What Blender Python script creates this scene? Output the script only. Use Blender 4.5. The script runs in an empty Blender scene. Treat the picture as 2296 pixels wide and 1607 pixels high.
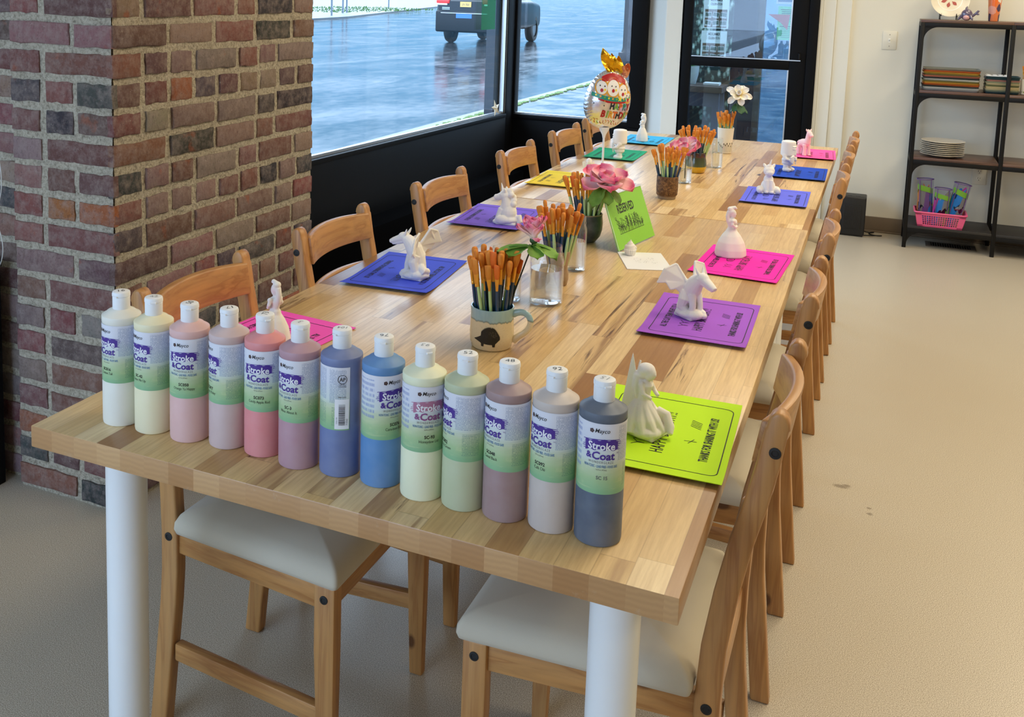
import bpy, bmesh, math, random
from math import sin, cos, pi, radians, sqrt, atan2, hypot
from mathutils import Vector, Matrix, noise
V = Vector
rnd = random.Random(11)
SC = bpy.context.scene
COL = SC.collection
TZ = 0.75            # table top height

# ------------------------------------------------------------------ helpers
def lin(c):
    def f(x):
        x /= 255.0
        return x / 12.92 if x <= 0.04045 else ((x + 0.055) / 1.055) ** 2.4
    return (f(c[0]), f(c[1]), f(c[2]), 1.0)

class NT:
    """small shader-node writer"""
    def __init__(s, name):
        s.m = bpy.data.materials.new(name); s.m.use_nodes = True
        s.t = s.m.node_tree; s.t.nodes.clear()
        s.out = s.t.nodes.new('ShaderNodeOutputMaterial')
    def node(s, typ, ins=None, **at):
        n = s.t.nodes.new(typ)
        for k, v in at.items(): setattr(n, k, v)
        for k, v in (ins or {}).items(): s.put(n.inputs[k], v)
        return n
    def put(s, sock, v):
        if hasattr(v, 'is_linked') and hasattr(v, 'node'): s.t.links.new(v, sock)
        elif isinstance(v, tuple) and len(v) == 4 and sock.type == 'VECTOR': sock.default_value = v[:3]
        else: sock.default_value = v
    def ma(s, op, a, b=0.0, c=0.0, clamp=False):
        n = s.node('ShaderNodeMath', operation=op, use_clamp=clamp)
        s.put(n.inputs[0], a); s.put(n.inputs[1], b); s.put(n.inputs[2], c)
        return n.outputs[0]
    def mix(s, f, a, b, mode='MIX'):
        n = s.node('ShaderNodeMix', data_type='RGBA', blend_type=mode)
        s.put(n.inputs[0], f); s.put(n.inputs[6], a); s.put(n.inputs[7], b)
        return n.outputs[2]
    def coord(s, k='Object'): return s.node('ShaderNodeTexCoord').outputs[k]
    def uv(s): return s.node('ShaderNodeUVMap', uv_map='UVMap').outputs[0]
    def sep(s, v): return s.node('ShaderNodeSeparateXYZ', {0: v}).outputs
    def comb(s, x=0.0, y=0.0, z=0.0): return s.node('ShaderNodeCombineXYZ', {0: x, 1: y, 2: z}).outputs[0]
    def scale(s, v, sc):
        return s.node('ShaderNodeMapping', {0: v, 3: sc}).outputs[0]
    def noise(s, v, sc, det=3.0, rough=0.55, dist=0.0):
        return s.node('ShaderNodeTexNoise', {'Vector': v, 'Scale': sc, 'Detail': det, 'Roughness': rough, 'Distortion': dist}).outputs[0]
    def white(s, v):
        return s.node('ShaderNodeTexWhiteNoise', {0: v}, noise_dimensions='3D').outputs[0]
    def voro(s, v, sc, feature='F1'):
        return s.node('ShaderNodeTexVoronoi', {'Vector': v, 'Scale': sc}, feature=feature).outputs['Distance']
    def ramp(s, f, stops, interp='LINEAR'):
        n = s.node('ShaderNodeValToRGB', {0: f}); r = n.color_ramp; r.interpolation = interp
        while len(r.elements) < len(stops): r.elements.new(0.5)
        for e, (p, c) in zip(r.elements, stops):
            e.position = p; e.color = c if len(c) == 4 else (c[0], c[1], c[2], 1)
        return n.outputs[0]
    def rng(s, v, a, b, c=0.0, d=1.0):
        return s.node('ShaderNodeMapRange', {0: v, 1: a, 2: b, 3: c, 4: d}).outputs[0]
    def bump(s, h, st=0.3, dist=0.002):
        return s.node('ShaderNodeBump', {'Strength': st, 'Distance': dist, 'Height': h}).outputs[0]
    def bsdf(s, **kw):
        n = s.node('ShaderNodeBsdfPrincipled')
        names = dict(col='Base Color', rough='Roughness', metal='Metallic', spec='Specular IOR Level', trans='Transmission Weight', ior='IOR', coat='Coat Weight', coatr='Coat Roughness', nrm='Normal', em='Emission Color', ems='Emission Strength', alpha='Alpha', sheen='Sheen Weight', sss='Subsurface Weight')
        for k, v in kw.items(): s.put(n.inputs[names[k]], v)
        return n.outputs[0]
    def done(s, sh):
        s.t.links.new(sh, s.out.inputs[0]); return s.m

_pl = {}
def plain(name, c, rough=0.5, metal=0.0, spec=0.5, **kw):
    if name in _pl: return _pl[name]
    n = NT(name); m = n.done(n.bsdf(col=lin(c), rough=rough, metal=metal, spec=spec, **kw)); _pl[name] = m
    return m
def mottled(name, c, c2, sc=30.0, rough=0.6, bump=0.0, lo=0.35, hi=0.65, spec=0.4, stretch=None, metal=0.0):
    n = NT(name); co = n.coord()
    if stretch: co = n.scale(co, stretch)
    f = n.noise(co, sc, 4.0)
    col = n.mix(n.rng(f, lo, hi), lin(c), lin(c2))
    kw = dict(col=col, rough=rough, spec=spec, metal=metal)
    if bump: kw['nrm'] = n.bump(f, bump)
    return n.done(n.bsdf(**kw))

class MB:
    """collects shapes, then links them as ONE mesh object"""
    def __init__(s): s.v = []; s.f = []; s.mi = []; s.uv = {}; s.col = {}
    def add(s, vs, fs, mi=0, M=None, uv=None, col=None):
        b = len(s.v)
        for p in vs: s.v.append(M @ V(p) if M is not None else V(p))
        for k, f in enumerate(fs):
            i = len(s.f); s.f.append([b + j for j in f]); s.mi.append(mi)
            if uv is not None: s.uv[i] = [uv[j] for j in f]
            if col is not None: s.col[i] = col
        return s
    def box(s, x0, x1, y0, y1, z0, z1, mi=0, M=None, col=None):
        vs = [(x, y, z) for z in (z0, z1) for y in (y0, y1) for x in (x0, x1)]
        fs = [(0, 2, 3, 1), (4, 5, 7, 6), (0, 1, 5, 4), (1, 3, 7, 5), (3, 2, 6, 7), (2, 0, 4, 6)]
        return s.add(vs, fs, mi, M, col=col)
    def bar(s, a, b, w, h, mi=0, up=(0, 0, 1)):
        a = V(a); b = V(b); d = (b - a).normalized(); r = d.cross(V(up)).normalized(); u = r.cross(d)
        vs = [p + r * (sx * w / 2) + u * (sy * h / 2) for p in (a, b) for sx, sy in ((-1, -1), (1, -1), (1, 1), (-1, 1))]
        return s.add(vs, [(3, 2, 1, 0), (4, 5, 6, 7), (0, 1, 5, 4), (1, 2, 6, 5), (2, 3, 7, 6), (3, 0, 4, 7)], mi)
    def lathe(s, prof, n=32, mi=0, M=None, cap=(True, True), mis=None):
        vs = []; fs = []
        for r, z in prof:
            for k in range(n): vs.append((r * cos(2 * pi * k / n), r * sin(2 * pi * k / n), z))
        b = len(s.f)
        for i in range(len(prof) - 1):
            for k in range(n):
                k2 = (k + 1) % n
                fs.append((i * n + k, i * n + k2, (i + 1) * n + k2, (i + 1) * n + k))
        if cap[0]: fs.append(tuple(range(n - 1, -1, -1)))
        if cap[1]: fs.append(tuple((len(prof) - 1) * n + k for k in range(n)))
        s.add(vs, fs, mi, M)
        if mis:
            for i in range(len(prof) - 1):
                for k in range(n): s.mi[b + i * n + k] = mis[i]
        return s
    def tube(s, pts, rad, n=10, mi=0, squash=1.0, cap=True, M=None, up=(0, 0, 1)):
        pts = [V(p) for p in pts]
        if not hasattr(rad, '__len__'): rad = [rad] * len(pts)
        vs = []; fs = []; prev = None
        for i, p in enumerate(pts):
            d = (pts[min(i + 1, len(pts) - 1)] - pts[max(i - 1, 0)])
            d = d.normalized() if d.length > 1e-9 else V((0, 0, 1))
            if prev is None:
                a = V(up) if abs(d.dot(V(up))) < 0.95 else V((1, 0, 0))
                r = d.cross(a).normalized()
            else: r = (prev - d * prev.dot(d)).normalized()
            prev = r; u = r.cross(d)
            for k in range(n):
                t = 2 * pi * k / n
                vs.append(p + r * (rad[i] * cos(t)) + u * (rad[i] * sin(t) * squash))
        for i in range(len(pts) - 1):
            for k in range(n):
                k2 = (k + 1) % n
                fs.append((i * n + k, (i + 1) * n + k, (i + 1) * n + k2, i * n + k2))
        if cap:
            fs.append(tuple(range(n))); fs.append(tuple((len(pts) - 1) * n + k for k in range(n - 1, -1, -1)))
        return s.add(vs, fs, mi, M)
    def ell(s, c, r, mi=0, rot=None, n=16, m=10, M=None):
        if not hasattr(r, '__len__'): r = (r, r, r)
        c = V(c); R = (rot.to_matrix() if rot is not None and hasattr(rot, 'to_matrix') else rot) if rot is not None else Matrix.Identity(3)
        vs = []; fs = []
        for i in range(m + 1):
            th = pi * i / m
            for k in range(n):
                ph = 2 * pi * k / n
                vs.append(c + R @ V((r[0] * sin(th) * cos(ph), r[1] * sin(th) * sin(ph), r[2] * cos(th))))
        for i in range(m):
            for k in range(n):
                k2 = (k + 1) % n; a, b2, c2, d = i * n + k, (i + 1) * n + k, (i + 1) * n + k2, i * n + k2
                if i == 0: fs.append((a, b2, c2))
                elif i == m - 1: fs.append((a, b2, d))
                else: fs.append((a, b2, c2, d))
        return s.add(vs, fs, mi, M)
    def prism(s, poly, ax, a, b, mi=0, M=None, col=None):
        """poly in the two other axes, extruded along axis ax from a to b"""
        n = len(poly); vs = []
        for t in (a, b):
            for p in poly:
                q = [p[0], p[1]]; q.insert(ax, t); vs.append(q)
        fs = [tuple(range(n - 1, -1, -1)), tuple(range(n, 2 * n))] + [(i, (i + 1) % n, n + (i + 1) % n, n + i) for i in range(n)]
        return s.add(vs, fs, mi, M, col=col)
    def stack(s, outlines, mi=0, M=None):
        """closed skin through rings of points"""
        n = len(outlines[0]); vs = [p for o in outlines for p in o]; fs = []
        for i in range(len(outlines) - 1):
            for k in range(n):
                k2 = (k + 1) % n
                fs.append((i * n + k, i * n + k2, (i + 1) * n + k2, (i + 1) * n + k))
        fs.append(tuple(range(n - 1, -1, -1))); fs.append(tuple((len(outlines) - 1) * n + k for k in range(n)))
        return s.add(vs, fs, mi, M)
    def sheet(s, fn, nu, nv, mi=0, th=0.0, uvfn=None, M=None):
        """fn(u,v)->point, u,v in 0..1; th gives it thickness along its normal"""
        P = [[V(fn(i / nu, j / nv)) for j in range(nv + 1)] for i in range(nu + 1)]
        idx = lambda i, j: i * (nv + 1) + j
        vs = [P[i][j] for i in range(nu + 1) for j in range(nv + 1)]
        fs = [(idx(i, j), idx(i + 1, j), idx(i + 1, j + 1), idx(i, j + 1)) for i in range(nu) for j in range(nv)]
        uv = [uvfn(i / nu, j / nv) for i in range(nu + 1) for j in range(nv + 1)] if uvfn else None
        if th:
            N = []
            for i in range(nu + 1):
                for j in range(nv + 1):
                    du = P[min(i + 1, nu)][j] - P[max(i - 1, 0)][j]; dv = P[i][min(j + 1, nv)] - P[i][max(j - 1, 0)]
                    q = du.cross(dv); N.append(q.normalized() if q.length > 1e-12 else V((0, 0, 1)))
            k = len(vs); vs += [p - q * th for p, q in zip(list(vs), N)]
            if uv: uv = uv + uv
            fs += [tuple(k + a for a in reversed(f)) for f in list(fs)]
            rim = [idx(i, 0) for i in range(nu + 1)] + [idx(nu, j) for j in range(1, nv + 1)] + [idx(i, nv) for i in range(nu - 1, -1, -1)] + [idx(0, j) for j in range(nv - 1, 0, -1)]
            for a, b in zip(rim, rim[1:] + rim[:1]): fs.append((b, a, k + a, k + b))
        return s.add(vs, fs, mi, M, uv=uv)
    def text(s, body, fn, size=1.0, mi=0, xs=1.0, bold=0.0, align='C', shear=0.0, sp=1.0):
        vs, fs, w = glyphs(body, bold, shear, sp)
        off = {'C': w / 2, 'L': 0.0, 'R': w}[align]
        return s.add([fn((x - off) * size * xs, y * size) for x, y in vs], fs, mi)
    def build(s, name, mats, parent=None, bev=0.0, seg=2, ang=35, remesh=0.0, smooth=True, sub=0, flat=False):
        me = bpy.data.meshes.new(name)
        me.from_pydata([tuple(p) for p in s.v], [], s.f)
        mats = mats if isinstance(mats, (list, tuple)) else [mats]
        for m in mats: me.materials.append(m)
        me.polygons.foreach_set('material_index', s.mi)
        if s.uv:
            L = me.uv_layers.new(name='UVMap')
            for i, cs in s.uv.items():
                p = me.polygons[i]
                for k, li in enumerate(p.loop_indices): L.data[li].uv = cs[k]
        if s.col:
            A = me.color_attributes.new('tone', 'FLOAT_COLOR', 'CORNER')
            for i, p in enumerate(me.polygons):
                c = s.col.get(i, (0.5, 0.5, 0.5, 1))
                for li in p.loop_indices: A.data[li].color = c
        if bev > 0:
            bm = bmesh.new(); bm.from_mesh(me)
            es = [e for e in bm.edges if len(e.link_faces) == 2 and e.calc_face_angle(0) > radians(ang)]
            bmesh.ops.bevel(bm, geom=es, offset=bev, offset_type='OFFSET', segments=seg, profile=0.5, affect='EDGES', clamp_overlap=True)
            bm.to_mesh(me); bm.free()
        me.validate(); me.update()
        if smooth and not flat:
            me.polygons.foreach_set('use_smooth', [True] * len(me.polygons))
            me.set_sharp_from_angle(angle=radians(ang))
        o = bpy.data.objects.new(name, me); COL.objects.link(o)
        if remesh:
            md = o.modifiers.new('fuse', 'REMESH'); md.mode = 'VOXEL'; md.voxel_size = remesh; md.use_smooth_shade = True
            md = o.modifiers.new('soften', 'SMOOTH'); md.factor = 0.5; md.iterations = 5
        if sub:
            md = o.modifiers.new('soft', 'SUBSURF'); md.levels = sub; md.render_levels = sub
        if parent is not None: o.parent = parent
        return o

_gl = {}
def glyphs(body, bold=0.0, shear=0.0, sp=1.0):
    k = (body, bold, shear, sp)
    if k in _gl: return _gl[k]
    cu = bpy.data.curves.new('lettering', 'FONT'); cu.body = body; cu.size = 1.0
    cu.fill_mode = 'FRONT'; cu.resolution_u = 2; cu.offset = bold; cu.shear = shear; cu.space_character = sp
    o = bpy.data.objects.new('lettering', cu); COL.objects.link(o)
    bpy.context.view_layer.update()
    me = o.evaluated_get(bpy.context.evaluated_depsgraph_get()).to_mesh()
    vs = [(p.co.x, p.co.y) for p in me.vertices]; fs = [tuple(p.vertices) for p in me.polygons]
    # keep faces looking to +z
    out = []
    for f in fs:
        a = sum(vs[f[i]][0] * vs[f[(i + 1) % len(f)]][1] - vs[f[(i + 1) % len(f)]][0] * vs[f[i]][1] for i in range(len(f)))
        out.append(f if a > 0 else tuple(reversed(f)))
    o.to_mesh_clear(); bpy.data.objects.remove(o); bpy.data.curves.remove(cu)
    x0 = min((v[0] for v in vs), default=0); x1 = max((v[0] for v in vs), default=0)
    vs = [(x - x0, y) for x, y in vs]
    _gl[k] = (vs, out, x1 - x0)
    return _gl[k]

def tag(o, label=None, cat=None, group=None, kind=None):
    if label: o['label'] = label
    if cat: o['category'] = cat
    if group: o['group'] = group
    if kind: o['kind'] = kind
    return o
def thing(name, label, cat, loc=(0, 0, 0), rz=0.0, group=None):
    o = bpy.data.objects.new(name, None); COL.objects.link(o)
    o.empty_display_size = 0.05
    o.location = loc; o.rotation_euler = (0, 0, rz)
    return tag(o, label, cat, group)
def copy_tree(o, parent=None):
    c = o.copy(); COL.objects.link(c)
    if parent is not None: c.parent = parent
    for ch in [x for x in KIDS(o)]: copy_tree(ch, c)
    return c
def KIDS(o): return list(o.children)
def struct(o): o['kind'] = 'structure'; return o
def rrect(w, h, r, n=5, cx=0.0, cy=0.0):
    pts = []
    for sx, sy, a0 in ((1, 1, 0), (-1, 1, 90), (-1, -1, 180), (1, -1, 270)):
        for k in range(n + 1):
            a = radians(a0 + 90 * k / n)
            pts.append((cx + sx * (w / 2 - r) + r * cos(a), cy + sy * (h / 2 - r) + r * sin(a)))
    return pts
def bez(a, b, c, d, n=10):
    a, b, c, d = V(a), V(b), V(c), V(d)
    return [a * (1 - t) ** 3 + b * 3 * t * (1 - t) ** 2 + c * 3 * t * t * (1 - t) + d * t ** 3 for t in [i / n for i in range(n + 1)]]

# ------------------------------------------------------------------ camera
def make_camera():
    ya, pi_, ro = -0.42833259756638226, 0.12692623481648332, 0.02519393867027463
    f = V((sin(ya) * cos(pi_), cos(ya) * cos(pi_), -sin(pi_)))
    r = V((cos(ya), -sin(ya), 0)); u = r.cross(f)
    r2 = cos(ro) * r + sin(ro) * u; u2 = -sin(ro) * r + cos(ro) * u
    cd = bpy.data.cameras.new('camera'); co = bpy.data.objects.new('camera', cd); COL.objects.link(co)
    M = Matrix((r2, u2, -f)).transposed().to_4x4(); M.translation = V((1.2257942654, -1.1815324730, 1.4764089438))
    co.matrix_world = M
    cd.sensor_fit = 'HORIZONTAL'; cd.sensor_width = 36.0
    cd.lens = 2271.4148 / 2296 * 36.0
    cd.shift_x = (1148 - 939.0596) / 2296; cd.shift_y = (265.0323 - 803.5) / 2296
    cd.clip_start = 0.02; cd.clip_end = 400
    SC.camera = co
make_camera()
SC.view_settings.view_transform = 'Standard'; SC.view_settings.look = 'None'
SC.view_settings.gamma = 1.0; SC.view_settings.use_curve_mapping = False
SC.view_settings.exposure = 0.18
SC.cycles.transparent_max_bounces = 24
SC.cycles.max_bounces = 8; SC.cycles.diffuse_bounces = 3; SC.cycles.glossy_bounces = 3; SC.cycles.transmission_bounces = 7
SC.cycles.caustics_reflective = False; SC.cycles.caustics_refractive = False

# ------------------------------------------------------------------ materials of the setting
def m_floor():
    n = NT('speckled vinyl'); co = n.coord()
    a = n.noise(co, 520.0, 1.0, 0.6); b = n.noise(co, 330.0, 2.0); c = n.noise(co, 1.6, 3.0)
    col = n.ramp(a, [(0.34, lin((128, 116, 100))), (0.46, lin((182, 170, 150))), (0.58, lin((196, 185, 166))), (0.68, lin((228, 220, 206)))])
    col = n.mix(n.rng(b, 0.58, 0.7, 0.0, 0.45), col, lin((160, 140, 114)))
    col = n.mix(n.rng(c, 0.4, 0.75, 0.0, 0.12), col, lin((170, 152, 128)))
    xy = n.sep(co); mask = None
    for (x, y, rx, ry) in ((1.206, 2.037, .022, .012), (1.222, 2.05, .012, .008), (1.289, 1.895, .008, .008), (1.287, 1.93, .007, .006)):
        dx = n.ma('DIVIDE', n.ma('SUBTRACT', xy[0], x), rx); dy = n.ma('DIVIDE', n.ma('SUBTRACT', xy[1], y), ry)
        d = n.ma('ADD', n.ma('MULTIPLY', dx, dx), n.ma('MULTIPLY', dy, dy))
        d = n.ma('ADD', d, n.rng(b, 0.3, 0.7, -0.9, 0.9))
        k = n.rng(d, 0.7, 1.1, 1.0, 0.0)
        mask = k if mask is None else n.ma('MAXIMUM', mask, k)
    col = n.mix(n.ma('MULTIPLY', mask, 0.6), col, lin((90, 72, 50)))
    return n.done(n.bsdf(col=col, rough=0.31, spec=0.45, nrm=n.bump(b, 0.07, 0.0008)))
def m_wall(name, c):
    n = NT(name); co = n.coord(); a = n.noise(co, 260.0, 3.0)
    return n.done(n.bsdf(col=lin(c), rough=0.6, spec=0.3, nrm=n.bump(a, 0.12, 0.001)))
def m_brick():
    n = NT('old brick'); co = n.coord()
    at = n.node('ShaderNodeAttribute', attribute_name='tone').outputs[0]
    a = n.noise(co, 38.0, 6.0, 0.68); b = n.noise(n.scale(co, (1, 1, 0.45)), 95.0, 4.0, 0.65); c = n.noise(co, 14.0, 4.0)
    col = n.mix(n.rng(a, 0.40, 0.70, 0.0, 0.55), at, lin((158, 142, 134)))
    col = n.mix(n.rng(b, 0.54, 0.70, 0.0, 0.35), col, lin((78, 52, 48)), 'MIX')
    col = n.mix(n.rng(n.noise(co, 60.0, 5.0, 0.7), 0.66, 0.76, 0.0, 0.6), col, lin((205, 195, 182)))
    col = n.mix(n.rng(c, 0.66, 0.74, 0.0, 0.5), col, lin((150, 78, 46)))
    sp = n.noise(co, 170.0, 3.0, .7); col = n.mix(n.rng(sp, .42, .30, 0.0, .5), col, lin((60, 42, 40))); col = n.mix(n.rng(sp, .60, .78, 0.0, .4), col, lin((180, 166, 156)))
    h = n.ma('ADD', a, n.ma('MULTIPLY', b, 0.6))
    return n.done(n.bsdf(col=col, rough=0.85, spec=0.2, nrm=n.bump(h, 0.9, 0.004)))
def m_mortar():
    n = NT('sandy mortar'); co = n.coord()
    a = n.noise(co, 120.0, 5.0, 0.7); b = n.noise(co, 30.0, 4.0)
    col = n.ramp(a, [(0.3, lin((138, 128, 112))), (0.5, lin((192, 181, 160))), (0.7, lin((218, 209, 190)))])
    return n.done(n.bsdf(col=col, rough=0.95, spec=0.1, nrm=n.bump(n.ma('ADD', a, b), 1.0, 0.008)))
def m_butcher():
    n = NT('butcher block birch'); co = n.coord(); x, y, z = n.sep(co)
    W = 0.047
    wob = n.noise(co, 2.0, 2.0)
    xs = n.ma('DIVIDE', n.ma('ADD', x, 10.013), W); ix = n.ma('FLOOR', xs); fx = n.ma('FRACT', xs)
    r1 = n.white(n.comb(ix, 3.7, 1.1))
    Ls = n.ma('ADD', 0.30, n.ma('MULTIPLY', n.white(n.comb(ix, 9.2, 4.4)), 0.22))
    ys = n.ma('DIVIDE', n.ma('ADD', n.ma('ADD', y, 10.0), n.ma('MULTIPLY', r1, 2.3)), Ls); iy = n.ma('FLOOR', ys); fy = n.ma('FRACT', ys)
    r = n.white(n.comb(ix, iy, 0.5)); r2 = n.white(n.comb(ix, iy, 7.5)); r3 = n.white(n.comb(ix, iy, 3.3))
    base = n.ramp(r, [(0.0, lin((220, 185, 128))), (0.3, lin((228, 195, 142))), (0.52, lin((214, 177, 118))), (0.7, lin((233, 205, 156))), (0.86, lin((205, 164, 108))), (0.96, lin((160, 116, 72)))])
    gv = n.comb(n.ma('ADD', n.ma('MULTIPLY', x, 1.0), n.ma('MULTIPLY', r, 13.0)), n.ma('ADD', n.ma('MULTIPLY', y, 0.055), n.ma('MULTIPLY', r2, 5.0)), n.ma('MULTIPLY', z, 0.7))
    g = n.noise(gv, 190.0, 4.0, 0.6); g2 = n.noise(gv, 32.0, 3.0, 0.5, 0.6)
    col = n.mix(n.rng(g, 0.33, 0.7, 0.0, 0.32), base, n.mix(.5, lin((150, 100, 56)), base, 'MULTIPLY'))
    # dark heart streaks on some staves
    hs = n.ma('MULTIPLY', n.rng(r2, 0.76, 0.82), n.rng(g2, 0.48, 0.62))
    col = n.mix(n.ma('MULTIPLY', hs, 0.7), col, lin((140, 98, 62)))
    hs2 = n.ma('MULTIPLY', n.rng(r2, 0.90, 0.92), n.rng(n.noise(gv, 46.0, 4.0, 0.6, 1.2), 0.56, 0.66))
    col = n.mix(n.ma('MULTIPLY', hs2, 0.9), col, lin((84, 50, 28)))
    # small knots
    kn = n.voro(n.scale(co, (1, 0.45, 1)), 7.0); kn = n.ma('MULTIPLY', n.rng(kn, 0.05, 0.11, 1.0, 0.0), n.rng(r3, 0.80, 0.84))
    col = n.mix(kn, col, lin((70, 38, 20)))
    # joints
    ex = n.ma('MINIMUM', fx, n.ma('SUBTRACT', 1.0, fx)); ey = n.ma('MULTIPLY', n.ma('MINIMUM', fy, n.ma('SUBTRACT', 1.0, fy)), 7.0)
    j = n.rng(n.ma('MINIMUM', ex, ey), 0.0, 0.022, 1.0, 0.0)
    col = n.mix(n.ma('MULTIPLY', j, 0.35), col, lin((110, 70, 38)))
    # end grain on the cut ends
    geo = n.node('ShaderNodeNewGeometry').outputs['Normal']
    tf = n.node('ShaderNodeVectorTransform', {0: geo}, vector_type='NORMAL', convert_from='WORLD', convert_to='OBJECT').outputs[0]
    ny = n.ma('ABSOLUTE', n.sep(tf)[1])
    cx = n.ma('SUBTRACT', n.ma('MULTIPLY', fx, W), n.ma('SUBTRACT', n.ma('MULTIPLY', r, 0.10), 0.03)); cz = n.ma('ADD', z, n.ma('MULTIPLY', r2, 0.06))
    rad = n.ma('SQRT', n.ma('ADD', n.ma('MULTIPLY', cx, cx), n.ma('MULTIPLY', cz, cz)))
    rings = n.ma('ADD', n.ma('MULTIPLY', n.ma('SINE', n.ma('MULTIPLY', n.ma('ADD', rad, n.ma('MULTIPLY', g2, 0.010)), 760.0)), 0.5), 0.5)
    ecol = n.mix(r, lin((176, 130, 84)), lin((202, 160, 112)))
    ecol = n.mix(n.ma('MULTIPLY', rings, 0.13), ecol, lin((128, 84, 48)))
    ecol = n.mix(n.rng(n.noise(co, 26.0, 5.0, 0.7), 0.60, 0.74, 0.0, 0.5), ecol, lin((196, 176, 154)))
    col = n.mix(n.rng(ny, 0.6, 0.8), col, ecol)
    rough = n.ma('ADD', 0.25, n.ma('MULTIPLY', g, 0.12))
    return n.done(n.bsdf(col=col, rough=rough, spec=0.5, nrm=n.bump(g, 0.08, 0.0006)))
def m_pine(name, ax, c=(190, 136, 78), c2=(162, 108, 58)):
    n = NT(name); co = n.coord()
    ob = n.node('ShaderNodeObjectInfo').outputs['Random']
    sc = [1.0, 1.0, 1.0]; sc[ax] = 0.06
    v = n.node('ShaderNodeMapping', {0: co, 1: n.comb(n.ma('MULTIPLY', ob, 7.0), n.ma('MULTIPLY', ob, 3.0), n.ma('MULTIPLY', ob, 5.0)), 3: tuple(sc)}).outputs[0]
    g = n.noise(v, 70.0, 3.0, 0.5, 0.4); w = n.noise(v, 210.0, 3.0, 0.6); b = n.noise(v, 16.0, 2.0)
    col = n.ramp(g, [(0.36, lin(c)), (0.5, lin([x * 0.93 for x in c])), (0.6, lin(c2)), (0.72, lin(c))])
    col = n.mix(n.rng(w, 0.5, 0.75, 0.0, 0.25), col, lin(c2))
    col = n.mix(n.rng(b, 0.4, 0.7, 0.0, 0.2), col, lin((204, 166, 116)))
    kv = [1.0, 1.0, 1.0]; kv[ax] = 0.6
    k = n.voro(n.node('ShaderNodeMapping', {0: co, 1: n.comb(n.ma('MULTIPLY', ob, 9.0), ob, ob), 3: tuple(kv)}).outputs[0], 6.5)
    col = n.mix(n.rng(k, 0.05, 0.085, 0.85, 0.0), col, lin((78, 40, 22)))
    return n.done(n.bsdf(col=col, rough=0.42, spec=0.4, coat=0.15, coatr=0.3))
def m_fabric(name, c):
    n = NT(name); co = n.coord(); a = n.noise(co, 900.0, 2.0)
    return n.done(n.bsdf(col=lin(c), rough=0.9, spec=0.15, sheen=0.2, nrm=n.bump(a, 0.2, 0.0006)))
def m_pane(name, tint=(1, 1, 1, 1), refl=0.022):
    n = NT(name)
    tr = n.node('ShaderNodeBsdfTransparent', {0: tint}).outputs[0]
    gl = n.node('ShaderNodeBsdfGlossy', {'Color': (1, 1, 1, 1), 'Roughness': 0.0}).outputs[0]
    fc = n.node('ShaderNodeLayerWeight', {0: .5}).outputs['Facing']; fr = n.ma('ADD', .04, n.ma('MULTIPLY', n.ma('POWER', fc, 4.0), .96))
    mx = n.node('ShaderNodeMixShader', {0: n.ma('MULTIPLY', fr, refl * 10), 1: tr, 2: gl}).outputs[0]
    return n.done(mx)
def m_glass(name, ior=1.45, c=(1, 1, 1, 1)):
    n = NT(name)
    g = n.node('ShaderNodeBsdfGlass', {'Color': c, 'Roughness': 0.0, 'IOR': ior}).outputs[0]
    t = n.node('ShaderNodeBsdfTransparent', {0: c}).outputs[0]
    return n.done(n.node('ShaderNodeMixShader', {0: 0.35, 1: g, 2: t}).outputs[0])

M = {}
M['floor'] = m_floor()
M['wall'] = m_wall('cream wall paint', (226, 221, 205))
M['trimw'] = m_wall('white trim paint', (226, 224, 214))
M['ceil'] = m_wall('ceiling paint', (235, 233, 226))
M['black'] = plain('black satin paint', (7, 7, 9), 0.55, spec=0.14)
M['blackm'] = plain('black powder coat', (13, 12, 12), 0.5, spec=0.25)
M['alu'] = plain('bare aluminium', (205, 210, 214), 0.35, 0.8)
M['brick'] = m_brick(); M['mortar'] = m_mortar()
M['butcher'] = m_butcher()
M['px'] = m_pine('pine along x', 0); M['py'] = m_pine('pine along y', 1); M['pz'] = m_pine('pine along z', 2)
M['seat'] = m_fabric('oatmeal seat cloth', (196, 186, 166))
M['white'] = plain('white enamel', (232, 232, 230), 0.32)
M['pane'] = m_pane('window glass')
M['glass'] = m_pane('jar glass', (.965, .978, .975, 1), .085); M['water'] = m_glass('water', 1.33)
M['rubber'] = plain('black rubber', (16, 16, 16), 0.6)
M['basebd'] = plain('brown vinyl base', (112, 96, 78), 0.5)
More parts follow.
